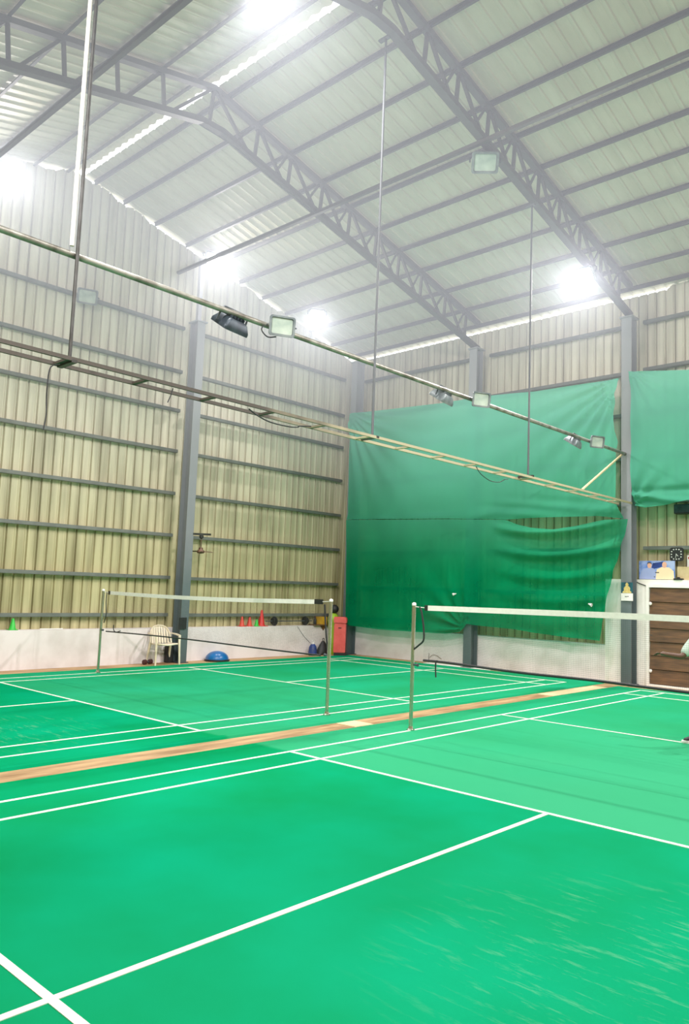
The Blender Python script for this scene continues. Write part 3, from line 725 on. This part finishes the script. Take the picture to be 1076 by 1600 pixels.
# plastic chair
r = thing('plastic_chair', 'cream plastic armchair against the left wall beside the column', 'chair', (-8.505, 1.90, 0), (0, 0, math.radians(-100)))
b = MB()   # local: faces +Y
P = []
for i in range(9):
    t = i/8; y = -.20+.42*t
    P.append([(-.215+.43*j/10*1, y, .43+.012*math.cos(PI*(j/10-.5)*2)*-1+.02*t) for j in range(11)])
b.grid(P)
P2 = [[(p[0], p[1], p[2]-.03) for p in row] for row in P]; b.grid(P2)
edge = lambda Q: Q[0]+[q[-1] for q in Q[1:-1]]+Q[-1][::-1]+[q[0] for q in Q[1:-1]][::-1]
e1, e2 = edge(P), edge(P2); b.grid([e1+[e1[0]], e2+[e2[0]]])
me = b.build('seat', 'chair', r, smooth=True)
bm = bmesh.new(); bm.from_mesh(me.data); bmesh.ops.remove_doubles(bm, verts=bm.verts, dist=1e-5); bmesh.ops.recalc_face_normals(bm, faces=bm.faces); bm.to_mesh(me.data); bm.free()
# backrest: curved slats inside an arched rim
def back_pt(u, v, off=0.):
    a = (u-.5)*2; return (a*.235*(1-.10*v), -.23-.11*v+.055*a*a+off, .44+.37*v*(1-.22*abs(a)**2.6))
b = MB(); b.tube(curve([back_pt(0, .02), back_pt(.0, .5), back_pt(.05, .85), back_pt(.2, .98), back_pt(.5, 1.), back_pt(.8, .98), back_pt(.95, .85), back_pt(1, .5), back_pt(1, .02)], 5), .019, 8)
bk = b.build('backrest', 'chair', r, smooth=True)
for k in range(7):
    u = .13+.74*k/6
    b = MB(); pts = [back_pt(u, v/6*.97) for v in range(7)]
    b.grid([[(x-.020, y, z) for x, y, z in pts], [(x+.020, y, z) for x, y, z in pts]]); b.build('back_slat', 'chair', bk, smooth=True)
for s_ in (-1, 1):
    b = MB(); P = curve([(s_*.24, -.27, .66), (s_*.265, -.12, .655), (s_*.27, .06, .64), (s_*.265, .19, .625)], 5)
    b.grid([[(p.x-.028, p.y, p.z) for p in P], [(p.x+.028, p.y, p.z+.004) for p in P], [(p.x+.034, p.y, p.z-.02) for p in P]]); b.build('armrest', 'chair', r, smooth=True)
    for pts in ([(s_*.262, .18, .625), (s_*.255, .20, .45), (s_*.265, .235, 0)], [(s_*.225, -.20, .45), (s_*.24, -.26, .22), (s_*.25, -.31, 0)]):
        b = MB(); b.tube(curve(pts, 4), [.030 - .012*i/8 for i in range(9)], 8); b.build('leg', 'chair', r, smooth=True)
b = MB(); b.box(-.08, .08, -.07, .07, 0, .36)
tag(b.build('black_box', 'black', loc=(-8.80, 2.22, 0), bevel=.012), 'black upright box on the floor between chair and column', 'box')
b = MB(); b.prism([(-.09, .0), (.09, .0), (.09, .25), (-.09, .25)], 0, .025, ax=0); b.tube([(.02, 0, .06), (.02, 0, .20)], .01, 6)
tag(b.build('notice_board', 'black', loc=(-8.56, 2.36, .74)), 'small black board fixed to the column above the chair', 'panel')
r = thing('dumbbell', 'dark red dumbbell on the floor beside the plastic chair', 'dumbbell', (-8.66, 1.62, .055), (0, 0, math.radians(15)))
for s_ in (-1, 1):
    b = MB(); b.lathe([(.035, -.04), (.055, -.03), (.055, .03), (.035, .04)], 8, Matrix.Translation((0, s_*.08, 0)) @ Matrix.Rotation(PI/2, 4, 'X')); b.build('weight_head', 'maroon', r)
b = MB(); b.tube([(0, -.05, 0), (0, .05, 0)], .014, 10); b.build('grip', 'steel_dark', r, smooth=True)
r = thing('balance_ball', 'blue half dome balance ball on a black platform by the left wall', 'balance trainer', (-8.60, 3.36, 0))
b = MB(); b.lathe([(.27, 0), (.285, .015), (.285, .035), (.25, .045)], 40); b.build('platform', 'black', r, smooth=30)
b = MB(); b.lathe([(.262, .045)] + [(.262*math.cos(a), .045+.185*math.sin(a)) for a in [PI/2*i/12 for i in range(1, 12)]] + [(.004, .23)], 40); b.build('dome', 'blue', r, smooth=True)
r = thing('water_jug', 'blue jug with a white ring handle on the floor by the left wall', 'jug', (-8.68, 6.40, 0))
b = MB(); b.lathe([(.10, 0), (.115, .015), (.112, .10), (.095, .22), (.055, .28), (.04, .29)], 22); b.build('body', 'navy', r, smooth=True)
b = MB(); b.lathe([(.034, .29), (.034, .32), (.028, .325)], 16); b.build('cap', 'paper', r, smooth=True)
b = MB(); b.tube([(.0, .035*math.cos(2*PI*k/14), .355+.035*math.sin(2*PI*k/14)) for k in range(14)], .008, 6, closed=True); b.build('ring_handle', 'paper', r, smooth=True)
r = thing('black_bag', 'black cone shaped bag slumped against the wall behind the net post', 'bag', (-8.68, 6.76, 0))
b = MB(); b.lathe([(.17, 0), (.19, .03), (.17, .12), (.10, .26), (.05, .34), (.03, .36)], 20, Matrix.Diagonal((.75, 1.1, 1, 1))); b.build('body', 'black', r, smooth=True)
b = MB(); b.tube(curve([(0, -.02, .355), (0, -.02, .42), (0, .03, .42), (0, .03, .355)], 5), .009, 6); b.build('strap', 'black', r, smooth=True)
r = thing('padded_bag', 'lime green upright padded bag beside the coral bin', 'bag', (-8.70, 7.12, 0))
b = MB(); b.lathe([(.09, 0), (.105, .02), (.11, .3), (.125, .62), (.145, .88), (.14, .98), (.09, 1.06), (.05, 1.075)], 26); b.build('body', 'lime', r, smooth=True)
b = MB(); b.box(.105, .135, -.05, .05, .60, .625); b.build('strap_buckle', 'black', r)
b = MB(); b.box(.075, .125, .03, .10, .52, .54); b.build('strap_buckle', 'black', r)
b = MB(); b.lathe([(.012, .0)] + [(.115*math.sin(a), .115-.115*math.cos(a)) for a in [PI*i/14 for i in range(1, 14)]] + [(.01, .23)], 26)
tag(b.build('black_ball', 'black', smooth=True, loc=(-8.69, 7.14, 1.076)), 'glossy black ball resting on top of the lime green bag', 'ball')
r = thing('storage_bin', 'coral red lidded bin in the corner beside the lime bag', 'bin', (-8.28, 6.98, .014), (0, 0, math.radians(40)))
b = MB(); b.prism([(-.155, -.15), (.155, -.15), (.155, .15), (-.155, .15)], .07, .82); b.build('body', 'coral', r, bevel=.015)
b = MB(); b.prism([(-.165, .83), (.165, .83), (.168, .93), (.13, .985), (-.165, .985)], -.165, .16, ax=1); b.build('lid', 'coral', r, bevel=.008)
b = MB(); b.box(-.14, .17, -.13, .13, 0, .068); b.build('plinth_base', 'black', r)
b = MB(); b.box(.156, .18, -.14, .14, .08, .80); b.build('side_panel', 'maroon', r)
b = MB(); b.box(-.04, .04, -.172, -.150, .70, .72); b.build('handle', 'maroon', r)
cable([(XL+.008, 6.03, .735), (XL+.008, 6.15, .60), (XL+.008, 6.30, .45), (XL+.008, 6.5, .30)], .005, 'thin grey cable running down the plaster wall below the barbell', 'rod')

# ceiling fan on its bracket
r = thing('ceiling_fan', 'small brown ceiling fan on a bracket of the left wall column', 'fan', (-8.58, 2.74, 2.46))
b = MB(); b.bar((-.0, -.23, .385), (0, .24, .405), .05, .045); b.build('bracket_arm', 'darkpipe', r)
b = MB(); b.tube([(0, 0, .08), (0, 0, .37)], .011, 8); b.build('downrod', 'fan', r, smooth=True)
b = MB(); b.lathe([(.018, .29), (.045, .31), (.05, .365), (.03, .37)], 16); b.build('canopy', 'darkpipe', r, smooth=True)
b = MB(); b.lathe([(.02, -.045), (.07, -.035), (.09, -.01), (.085, .02), (.05, .05), (.045, .085), (.02, .10)], 24); b.build('motor', 'fan', r, smooth=True)
for k in range(3):
    a = PI/2+.12+k*2*PI/3; R_ = Matrix.Rotation(a, 4, 'Z')
    b = MB(); P = []
    for q in range(7):
        t = q/6; rr = .07+.30*t; w = .030+.026*t
        P.append([tuple(R_ @ Vector((rr, -w, .006-.012))), tuple(R_ @ Vector((rr, 0, .006))), tuple(R_ @ Vector((rr, w, .006+.014)))])
    b.grid(P); b.build('blade', 'fan', r, smooth=True)

# ------------------------------------------------------------------ net wall, right part
d = thing('door_1', 'x', 'door', (DX0, YR, 0)); d['kind'] = 'structure'
d['label'] = 'brown plank door in a white frame at the right edge'
PW = DX1-DX0
for z0, z1, tl in ((.045, .33, .004), (.33, .60, -.006), (.60, .87, .010), (.87, 1.14, -.004), (1.14, 1.40, .006), (1.40, 1.66, -.004), (1.66, 1.95, .005)):
    b = MB(); b.prism([(-.0, z0), (-.035, z0+.01), (-.012, z1-.004), (0, z1-.004)], .01, PW-.01, ax=0, mtx=Matrix.Translation((0, .03, 0)) @ Matrix.Rotation(tl*.6, 4, 'Y')); b.build('plank', 'door', d)
b = MB(); b.box(0, PW, .05, .09, 0, DZ); b.build('backing', 'wood', d)
b = MB(); b.box(-.06, 0, -.025, .05, 0, DZ+.06); b.build('door_frame', 'whitewall', d)
b = MB(); b.box(0, PW, -.025, .05, DZ, DZ+.06); b.build('door_frame', 'whitewall', d)
b = MB(); b.box(0, PW, -.02, .05, 0, .04); b.build('threshold', 'whitewall', d)
for z in (.30, 1.63):
    b = MB(); b.lathe([(.03, 0), (.034, .008), (.03, .018), (.01, .022)], 18, Matrix.Translation((.03, -.012, z)) @ Matrix.Rotation(PI/2, 4, 'X')); b.build('white_knob', 'paper', d, smooth=True)
for z in (1.00, ):
    b = MB(); b.box(.02, .06, .0, .01, z, z+.01); b.build('latch', 'steel_dark', d)

# poster of two men, flat
r = thing('poster', 'printed poster of two men in blue and cream shirts above the door', 'poster', (-.12, YR+.06, 2.115))
b = MB(); b.box(-.37, .37, 0, .006, .005, .375); b.build('sheet', 'poster_blue', r)
def flat(nm, poly, m, k, p=None, yb=0.):
    b = MB(); b.prism(poly, -.0005*k-yb-.0006, -.0005*k-yb, ax=1); return b.build(nm, m, p if p is not None else r)
def ell(cx, cz, a, c, n=18): return [(cx+a*math.cos(2*PI*i/n), cz+c*math.sin(2*PI*i/n)) for i in range(n)]
flat('printed_banner', [(-.12, .20), (.10, .25), (.13, .36), (-.08, .33)], 'navy', 1)
flat('printed_shirt', [(-.36, .006), (.0, .006), (.0, .12), (-.06, .22), (-.16, .25), (-.27, .21), (-.34, .12)], 'shirt_blue', 2)
flat('printed_shirt', [(-.02, .006), (.36, .006), (.345, .17), (.25, .245), (.10, .25), (.0, .20)], 'shirt_cream', 3)
flat('printed_head', ell(-.15, .285, .045, .058), 'skin_print', 4)
flat('printed_head', ell(.16, .295, .048, .062), 'skin_print', 4)
flat('printed_hair', [(-.20, .30), (-.19, .345), (-.15, .355), (-.11, .34), (-.10, .30), (-.13, .325), (-.17, .325)], 'ink', 5)
flat('printed_mark', [(-.03, .13), (.05, .13), (.05, .15), (-.03, .15)], 'ink', 5)
flat('printed_mark', [(-.06, .05), (-.03, .04), (-.03, .06), (-.05, .065)], 'ink', 5)
b = MB(); b.box(-.15, .15, 0, .008, .0, .26)
tag(b.build('cardboard_sheet', 'card', loc=(.43, YR+.10, 2.115)), 'plain cardboard sheet standing beside the poster below the clock', 'board')
b = MB(); b.box(-.08, .09, -.05, .05, 0, .03); b.prism([(-.02, .03), (.03, .03), (.02, .055), (-.01, .055)], -.03, .03, ax=1)
tag(b.build('black_bracket', 'black', loc=(.33, YR+.03, 2.112)), 'small black item on the door head below the clock', 'object')
r = thing('notice', 'white notice with a red heading at the right edge by the clock', 'poster', (.58, YS-.06, 2.30))
b = MB(); b.box(-.17, .17, 0, .006, 0, .31); b.build('sheet', 'paper', r)
flat('heading', [(-.15, .235), (.14, .235), (.14, .28), (-.15, .28)], 'redprint', 1)
flat('heading', [(-.08, .13), (.14, .13), (.14, .16), (-.08, .16)], 'redprint', 1)

# clock
r = thing('wall_clock', 'black square wall clock with white marks above the poster', 'clock', (.25, YS-.19, 2.625))
def rsq(w, c, k=6):
    out = []
    for cx, cz, a0 in ((w-c, w-c, 0), (-w+c, w-c, PI/2), (-w+c, -w+c, PI), (w-c, -w+c, 1.5*PI)):
        out += [(cx+c*math.cos(a0+PI/2*i/k), cz+c*math.sin(a0+PI/2*i/k)) for i in range(k+1)]
    return out
b = MB(); b.prism(rsq(.135, .05), -.012, .02, ax=1); b.build('case', 'black', r)
b = MB(); b.prism(rsq(.122, .045), -.014, -.010, ax=1); fc = b.build('face', 'black', r)
for k in range(12):
    a = PI/2-k*PI/6; c_, s_ = math.cos(a), math.sin(a); q = .098/max(abs(c_), abs(s_))**.7
    x, z = q*c_, q*s_; w = .011
    b = MB(); b.box(x-w, x+w, -.0165, -.0135, z-w*.9, z+w*.9); b.build('hour_mark', 'paper', fc)
for a, l, w in ((PI/2-4.53*PI/6, .055, .006), (PI/2-32*PI/30, .078, .0045)):
    c_, s_ = math.cos(a), math.sin(a); nx, nz = -s_*w, c_*w
    b = MB(); b.prism([(-c_*.012+nx, -s_*.012+nz), (-c_*.012-nx, -s_*.012-nz), (c_*l-nx*.6, s_*l-nz*.6), (c_*l+nx*.6, s_*l+nz*.6)], -.019, -.017, ax=1); b.build('clock_hand', 'paper', r)

r = thing('loudspeaker', 'black box speaker under the short green net at the right edge', 'speaker', (.50, YS-.22, 3.52))
b = MB(); b.box(-.265, .265, -.07, .15, -.09, .10); b.build('cabinet', 'black', r, bevel=.008)
b = MB(); b.box(-.245, .245, -.078, -.070, -.07, .08); b.build('grille', 'lamp_dark', r)

# calendar on the column
r = thing('wall_calendar', 'small calendar with a golden figure on the column left of the door', 'calendar', (T2+.03, 7.345, 1.67))
b = MB(); b.box(-.125, .125, 0, .008, 0, .15); b.build('date_page', 'paper', r)
b = MB(); b.box(-.122, .122, 0, .008, .152, .37); b.build('picture', 'teal', r)
flat('golden_figure', [(-.095, .155), (.095, .155), (.09, .185), (.06, .20), (.068, .25), (.045, .285), (.022, .295), (.034, .325), (.02, .352), (0, .365), (-.02, .352), (-.034, .325), (-.022, .295), (-.045, .285), (-.068, .25), (-.06, .20), (-.09, .185)], 'gold', 1)
flat('printed_text', [(-.045, .075), (.04, .080), (.04, .095), (-.045, .09)], 'ink', 1)
cable([(-.60, YR-.008, 2.10), (-.45, YR-.008, 2.03), (-.30, YR-.008, 1.98)], .009, 'black cable slanting across the white wall left of the door')
cable([(-5.83, YR-.06, .0), (-5.85, YR-.02, .17), (-5.86, YR-.01, .22)], .006, 'thin wire standing up at the wall foot behind the near net post', 'darkpipe')
cable([(-5.82, YR-.03, .12), (-5.72, YR-.03, .19), (-5.6, YR-.03, .18), (-5.45, YR-.03, .11)], .005, 'thin bent wire beside the upright one at the wall foot', 'wood')

# ------------------------------------------------------------------ the player at the right edge
def skinned(name, verts, edges, radii, m, parent, root=0, sub=2):
    me = bpy.data.meshes.new(name); me.from_pydata(verts, edges, []); o = bpy.data.objects.new(name, me); COL.objects.link(o)
    sm = o.modifiers.new('skin', 'SKIN'); sm.use_smooth_shade = True
    sd = o.modifiers.new('sub', 'SUBSURF'); sd.levels = sub; sd.render_levels = sub
    for i, r_ in enumerate(radii):
        rr = r_ if isinstance(r_, tuple) else (r_, r_)
        me.skin_vertices[0].data[i].radius = rr; me.skin_vertices[0].data[i].use_root = (i == root)
    me.materials.append(M[m]); o.parent = parent
    bpy.context.view_layer.update()
    dg = bpy.context.evaluated_depsgraph_get(); nm = bpy.data.meshes.new_from_object(o.evaluated_get(dg))
    o.modifiers.clear(); o.data = nm
    for p in nm.polygons: p.use_smooth = True
    return o
def chain(n, closed=False): return [(i, i+1) for i in range(n-1)]
MAN = Vector((2.95, 2.25, MZ)); SH = Vector((-.065, -.05, 0))
r = thing('person', 'crouching player in pale shirt and black shoes, one arm out, at the right edge', 'person', MAN)
def lp(x, y, z): return (x-MAN.x, y-MAN.y, z-MAN.z)
J = dict(pel=(3.02, 2.34, .80), wai=(3.00, 2.26, .98), che=(2.98, 2.16, 1.16), nk=(2.97, 2.08, 1.30), hd0=(2.97, 2.04, 1.36), hd1=(2.97, 2.01, 1.445), hd2=(2.97, 2.02, 1.535),
         hl=(2.92, 2.34, .78), kl=(2.83, 2.10, .46), al=(2.77, 2.28, .10), fl=(2.735, 2.20, .05), tl=(2.70, 2.07, .035),
         hr=(3.12, 2.34, .78), kr=(3.24, 2.12, .46), ar=(3.27, 2.30, .10), fr=(3.28, 2.22, .05), tr=(3.29, 2.09, .035),
         sl=(2.80, 2.10, 1.25), el=(2.715, 1.90, 1.035), wl=(2.47, 1.84, 1.06), pl=(2.41, 1.83, 1.065),
         sr=(3.15, 2.12, 1.25), er=(3.28, 1.95, 1.04), wr=(3.20, 1.72, 1.10), pr_=(3.18, 1.66, 1.12))
RAD = dict(pel=(.11, .09), wai=(.10, .08), che=(.10, .085), nk=.052, hd0=.066, hd1=(.092, .104), hd2=(.084, .096), hl=.07, kl=.058, al=.04, fl=.036, tl=.028, hr=.07, kr=.058, ar=.04, fr=.036, tr=.028,
           sl=.045, el=.040, wl=.028, pl=.026, sr=.045, er=.040, wr=.028, pr_=.026)
for k in J:
    if k not in ('wl', 'pl'): J[k] = tuple(Vector(J[k])+SH)
J['wl'] = (2.475, 1.80, 1.06); J['pl'] = (2.41, 1.79, 1.065)
K = list(J); ix = {k: i for i, k in enumerate(K)}
E_ = [('pel', 'wai'), ('wai', 'che'), ('che', 'nk'), ('nk', 'hd0'), ('hd0', 'hd1'), ('hd1', 'hd2'), ('pel', 'hl'), ('hl', 'kl'), ('kl', 'al'), ('al', 'fl'), ('fl', 'tl'), ('pel', 'hr'), ('hr', 'kr'), ('kr', 'ar'), ('ar', 'fr'), ('fr', 'tr'),
      ('che', 'sl'), ('sl', 'el'), ('el', 'wl'), ('wl', 'pl'), ('che', 'sr'), ('sr', 'er'), ('er', 'wr'), ('wr', 'pr_')]
skinned('body', [lp(*J[k]) for k in K], [(ix[a], ix[c]) for a, c in E_], [RAD[k] for k in K], 'skin', r)
def lerp(a, c, t): return tuple(x+(y-x)*t for x, y in zip(a, c))
# shirt: torso and short sleeves
V = [J['pel'], J['wai'], J['che'], lerp(J['che'], J['nk'], .80), J['sl'], lerp(J['sl'], J['el'], .93), J['sr'], lerp(J['sr'], J['er'], .8)]
V[0] = tuple(Vector(J['pel'])+Vector((0, .03, -.05)))
skinned('shirt', [lp(*v) for v in V], [(0, 1), (1, 2), (2, 3), (2, 4), (4, 5), (2, 6), (6, 7)], [(.185, .165), (.165, .14), (.16, .13), .085, .085, .064, .085, .064], 'shirt', r)
pe_ = tuple(Vector(J['pel'])+Vector((0, .03, .03)))
up_ = tuple(Vector(pe_)+Vector((0, -.025, .10)))
V = [pe_, up_, lerp(J['hl'], J['kl'], .30), lerp(J['hl'], J['kl'], .85), lerp(J['hr'], J['kr'], .30), lerp(J['hr'], J['kr'], .85)]
skinned('shorts', [lp(*v) for v in V], [(0, 1), (0, 2), (2, 3), (0, 4), (4, 5)], [(.175, .16), (.15, .135), .115, .096, .115, .096], 'shorts', r)
for s_ in 'lr':
    a, f, t = J['a'+s_], J['f'+s_], J['t'+s_]
    heel = (a[0]+.02, a[1]+.055, .045)
    skinned('shoe', [lp(*v) for v in (heel, (a[0], a[1], .075), f, t, (t[0]-.01, t[1]-.05, .04))], chain(5), [.042, .048, .046, .042, .032], 'black', r)
    b = MB(); P = [(heel[0], heel[1]+.045), (a[0]+.05, a[1]+.02), (f[0]+.052, f[1]), (t[0]+.046, t[1]-.02), (t[0]-.01, t[1]-.095), (t[0]-.058, t[1]-.03), (f[0]-.05, f[1]), (a[0]-.045, a[1]+.03)]
    b.prism([(p[0]-MAN.x, p[1]-MAN.y) for p in P], 0, .028); b.build('shoe_sole', 'sole', r, bevel=.004)
    skinned('sock', [lp(a[0], a[1], .09), lp(*lerp(a, J['k'+s_], .28))], [(0, 1)], [.046, .05], 'sock', r)
# hands: palm is the end of the arm; five fingers each
def hand(wr_, di, up, curl, thumb):
    wr_, di, up = Vector(wr_), Vector(di).normalized(), Vector(up).normalized(); sd = di.cross(up).normalized()
    pal = [wr_-di*.02, wr_+di*.035, wr_+di*.075]
    skinned('palm', [lp(*v) for v in pal], chain(3), [(.026, .02), (.036, .018), (.036, .016)], 'skin', r)
    for k, (o_, l) in enumerate(((-.027, .062), (-.009, .075), (.009, .072), (.026, .056))):
        p0 = wr_+di*.07+sd*o_; pts = [p0]; d = di.copy()
        for q in range(3):
            d = (d*math.cos(curl*(q+.5)*.5)-up*math.sin(curl*(q+.5)*.5)).normalized(); pts.append(pts[-1]+d*l/3*1.25)
        skinned('finger', [lp(*v) for v in pts], chain(4), [.0095, .0092, .0085, .007], 'skin', r, sub=1)
    p0 = wr_+di*.025+sd*.028*thumb
    pts = [p0, p0+di*.025+sd*.022*thumb-up*.008, p0+di*.058+sd*.03*thumb-up*.014]
    skinned('thumb', [lp(*v) for v in pts], chain(3), [.012, .0105, .008], 'skin', r, sub=1)
hand(J['wl'], (-.98, -.12, .10), (0, .2, 1), .5, 1)
hand(J['wr'], (-.3, -.85, .35), (0, .3, 1), .9, -1)
# face and hair
h = Vector(J['hd1'])
b = MB(); b.lathe([(.02, .118)] + [(.098*math.sin(a), .02+.10*math.cos(a)) for a in [PI*.08*i for i in range(1, 7)]], 20, Matrix.Translation(Vector(lp(h.x, h.y+.018, h.z+.02))) @ Matrix.Rotation(-.35, 4, 'X')); b.build('hair', 'hair', r, smooth=True)
for s_ in (-1, 1):
    b = MB(); b.lathe([(.001, -.010), (.008, -.006), (.010, 0), (.008, .006), (.001, .010)], 10, Matrix.Translation(Vector(lp(h.x+s_*.03, h.y-.078, h.z+.005)))); ey = b.build('eye', 'paper', r, smooth=True)
    b = MB(); b.lathe([(.0045, -.0015), (.0045, .0015)], 10, Matrix.Translation(Vector(lp(h.x+s_*.03, h.y-.0878, h.z+.005))) @ Matrix.Rotation(PI/2, 4, 'X')); b.build('iris', 'black', ey)
    b = MB(); b.lathe([(.004, -.026), (.014, -.018), (.016, .006), (.010, .024), (.003, .028)], 10, Matrix.Translation(Vector(lp(h.x+s_*.080, h.y+.005, h.z-.002))) @ Matrix.Diagonal((.6, 1, 1, 1))); b.build('ear', 'skin', r, smooth=True)
b = MB(); b.prism([(-.012, -.035), (.012, -.035), (.004, .015), (-.004, .015)], 0, -.03, ax=1, mtx=Matrix.Translation(Vector(lp(h.x, h.y-.078, h.z-.005)))); b.build('nose', 'skin', r, bevel=.004)
b = MB(); b.box(-.022, .022, -.006, .006, -.005, .005, Matrix.Translation(Vector(lp(h.x, h.y-.070, h.z-.055)))); b.build('mouth', 'maroon', r, bevel=.003)

# ------------------------------------------------------------------ world: daylight outside, haze inside growing thicker under the roof
w = bpy.data.worlds.new('World'); S.world = w; w.use_nodes = True
nt = w.node_tree; N, L = nt.nodes, nt.links
for n in list(N): N.remove(n)
out = N.new('ShaderNodeOutputWorld'); bg = N.new('ShaderNodeBackground'); bg.inputs[0].default_value = (.95, .98, 1, 1); bg.inputs[1].default_value = 3.0
L.new(bg.outputs[0], out.inputs[0])
HAZE = 0.048
if HAZE:
    ge = N.new('ShaderNodeNewGeometry'); sx = N.new('ShaderNodeSeparateXYZ'); L.new(ge.outputs['Position'], sx.inputs[0])
    mr = N.new('ShaderNodeMapRange'); mr.interpolation_type = 'SMOOTHSTEP'
    mr.inputs['From Min'].default_value = 3.5; mr.inputs['From Max'].default_value = 9.0; mr.inputs['To Min'].default_value = .0; mr.inputs['To Max'].default_value = HAZE
    L.new(sx.outputs['Z'], mr.inputs['Value'])
    vs = N.new('ShaderNodeVolumeScatter'); vs.inputs['Color'].default_value = (.44, .47, .53, 1); vs.inputs['Anisotropy'].default_value = .2
    lt = N.new('ShaderNodeMath'); lt.operation = 'LESS_THAN'; lt.inputs[1].default_value = 10.5; L.new(sx.outputs['Z'], lt.inputs[0])
    mm = N.new('ShaderNodeMath'); mm.operation = 'MULTIPLY'; L.new(mr.outputs[0], mm.inputs[0]); L.new(lt.outputs[0], mm.inputs[1])
    xm = N.new('ShaderNodeMapRange'); xm.inputs['From Min'].default_value = 6; xm.inputs['From Max'].default_value = -6; xm.inputs['To Min'].default_value = .45; xm.inputs['To Max'].default_value = 1.6; L.new(sx.outputs['X'], xm.inputs['Value'])
    m3 = N.new('ShaderNodeMath'); m3.operation = 'MULTIPLY'; L.new(mm.outputs[0], m3.inputs[0]); L.new(xm.outputs[0], m3.inputs[1])
    L.new(m3.outputs[0], vs.inputs['Density']); em = N.new('ShaderNodeEmission'); em.inputs[0].default_value = (.86, .91, 1, 1)   # light the walls and floor throw back into the haze
    m4 = N.new('ShaderNodeMath'); m4.operation = 'MULTIPLY'; m4.inputs[1].default_value = .36; L.new(m3.outputs[0], m4.inputs[0]); L.new(m4.outputs[0], em.inputs[1])
    ads = N.new('ShaderNodeAddShader'); L.new(vs.outputs[0], ads.inputs[0]); L.new(em.outputs[0], ads.inputs[1]); L.new(ads.outputs[0], out.inputs[1])

# ------------------------------------------------------------------ camera
cam = bpy.data.cameras.new('Camera'); co = bpy.data.objects.new('Camera', cam); COL.objects.link(co); S.camera = co
Rr = Vector((.7508, .6597, .0318)); Dn = Vector((-.043, .0969, -.9944)); Fw = Vector((-.6591, .7452, .1011))
Fw.normalize(); Rr = (Rr-Fw*Rr.dot(Fw)).normalized(); Dn = Fw.cross(Rr)
co.matrix_world = Matrix(((Rr.x, -Dn.x, -Fw.x, 6.2731), (Rr.y, -Dn.y, -Fw.y, -7.5808), (Rr.z, -Dn.z, -Fw.z, 1.7125), (0, 0, 0, 1)))
cam.sensor_fit = 'VERTICAL'; cam.sensor_height = 36; cam.lens = 1216.67/1600*36
cam.shift_x = -(612.56-538)/1600; cam.clip_start = .05; cam.clip_end = 200

S.view_settings.view_transform = 'Standard'; S.view_settings.look = 'None'
S.view_settings.exposure = 0.0; S.view_settings.gamma = 1.1
S.cycles.max_bounces = 5; S.cycles.diffuse_bounces = 2; S.cycles.transparent_max_bounces = 8; S.cycles.volume_bounces = 0
S.cycles.use_denoising = True
S.cycles.volume_step_rate = 6
S.cycles.use_adaptive_sampling = True; S.cycles.adaptive_threshold = .08
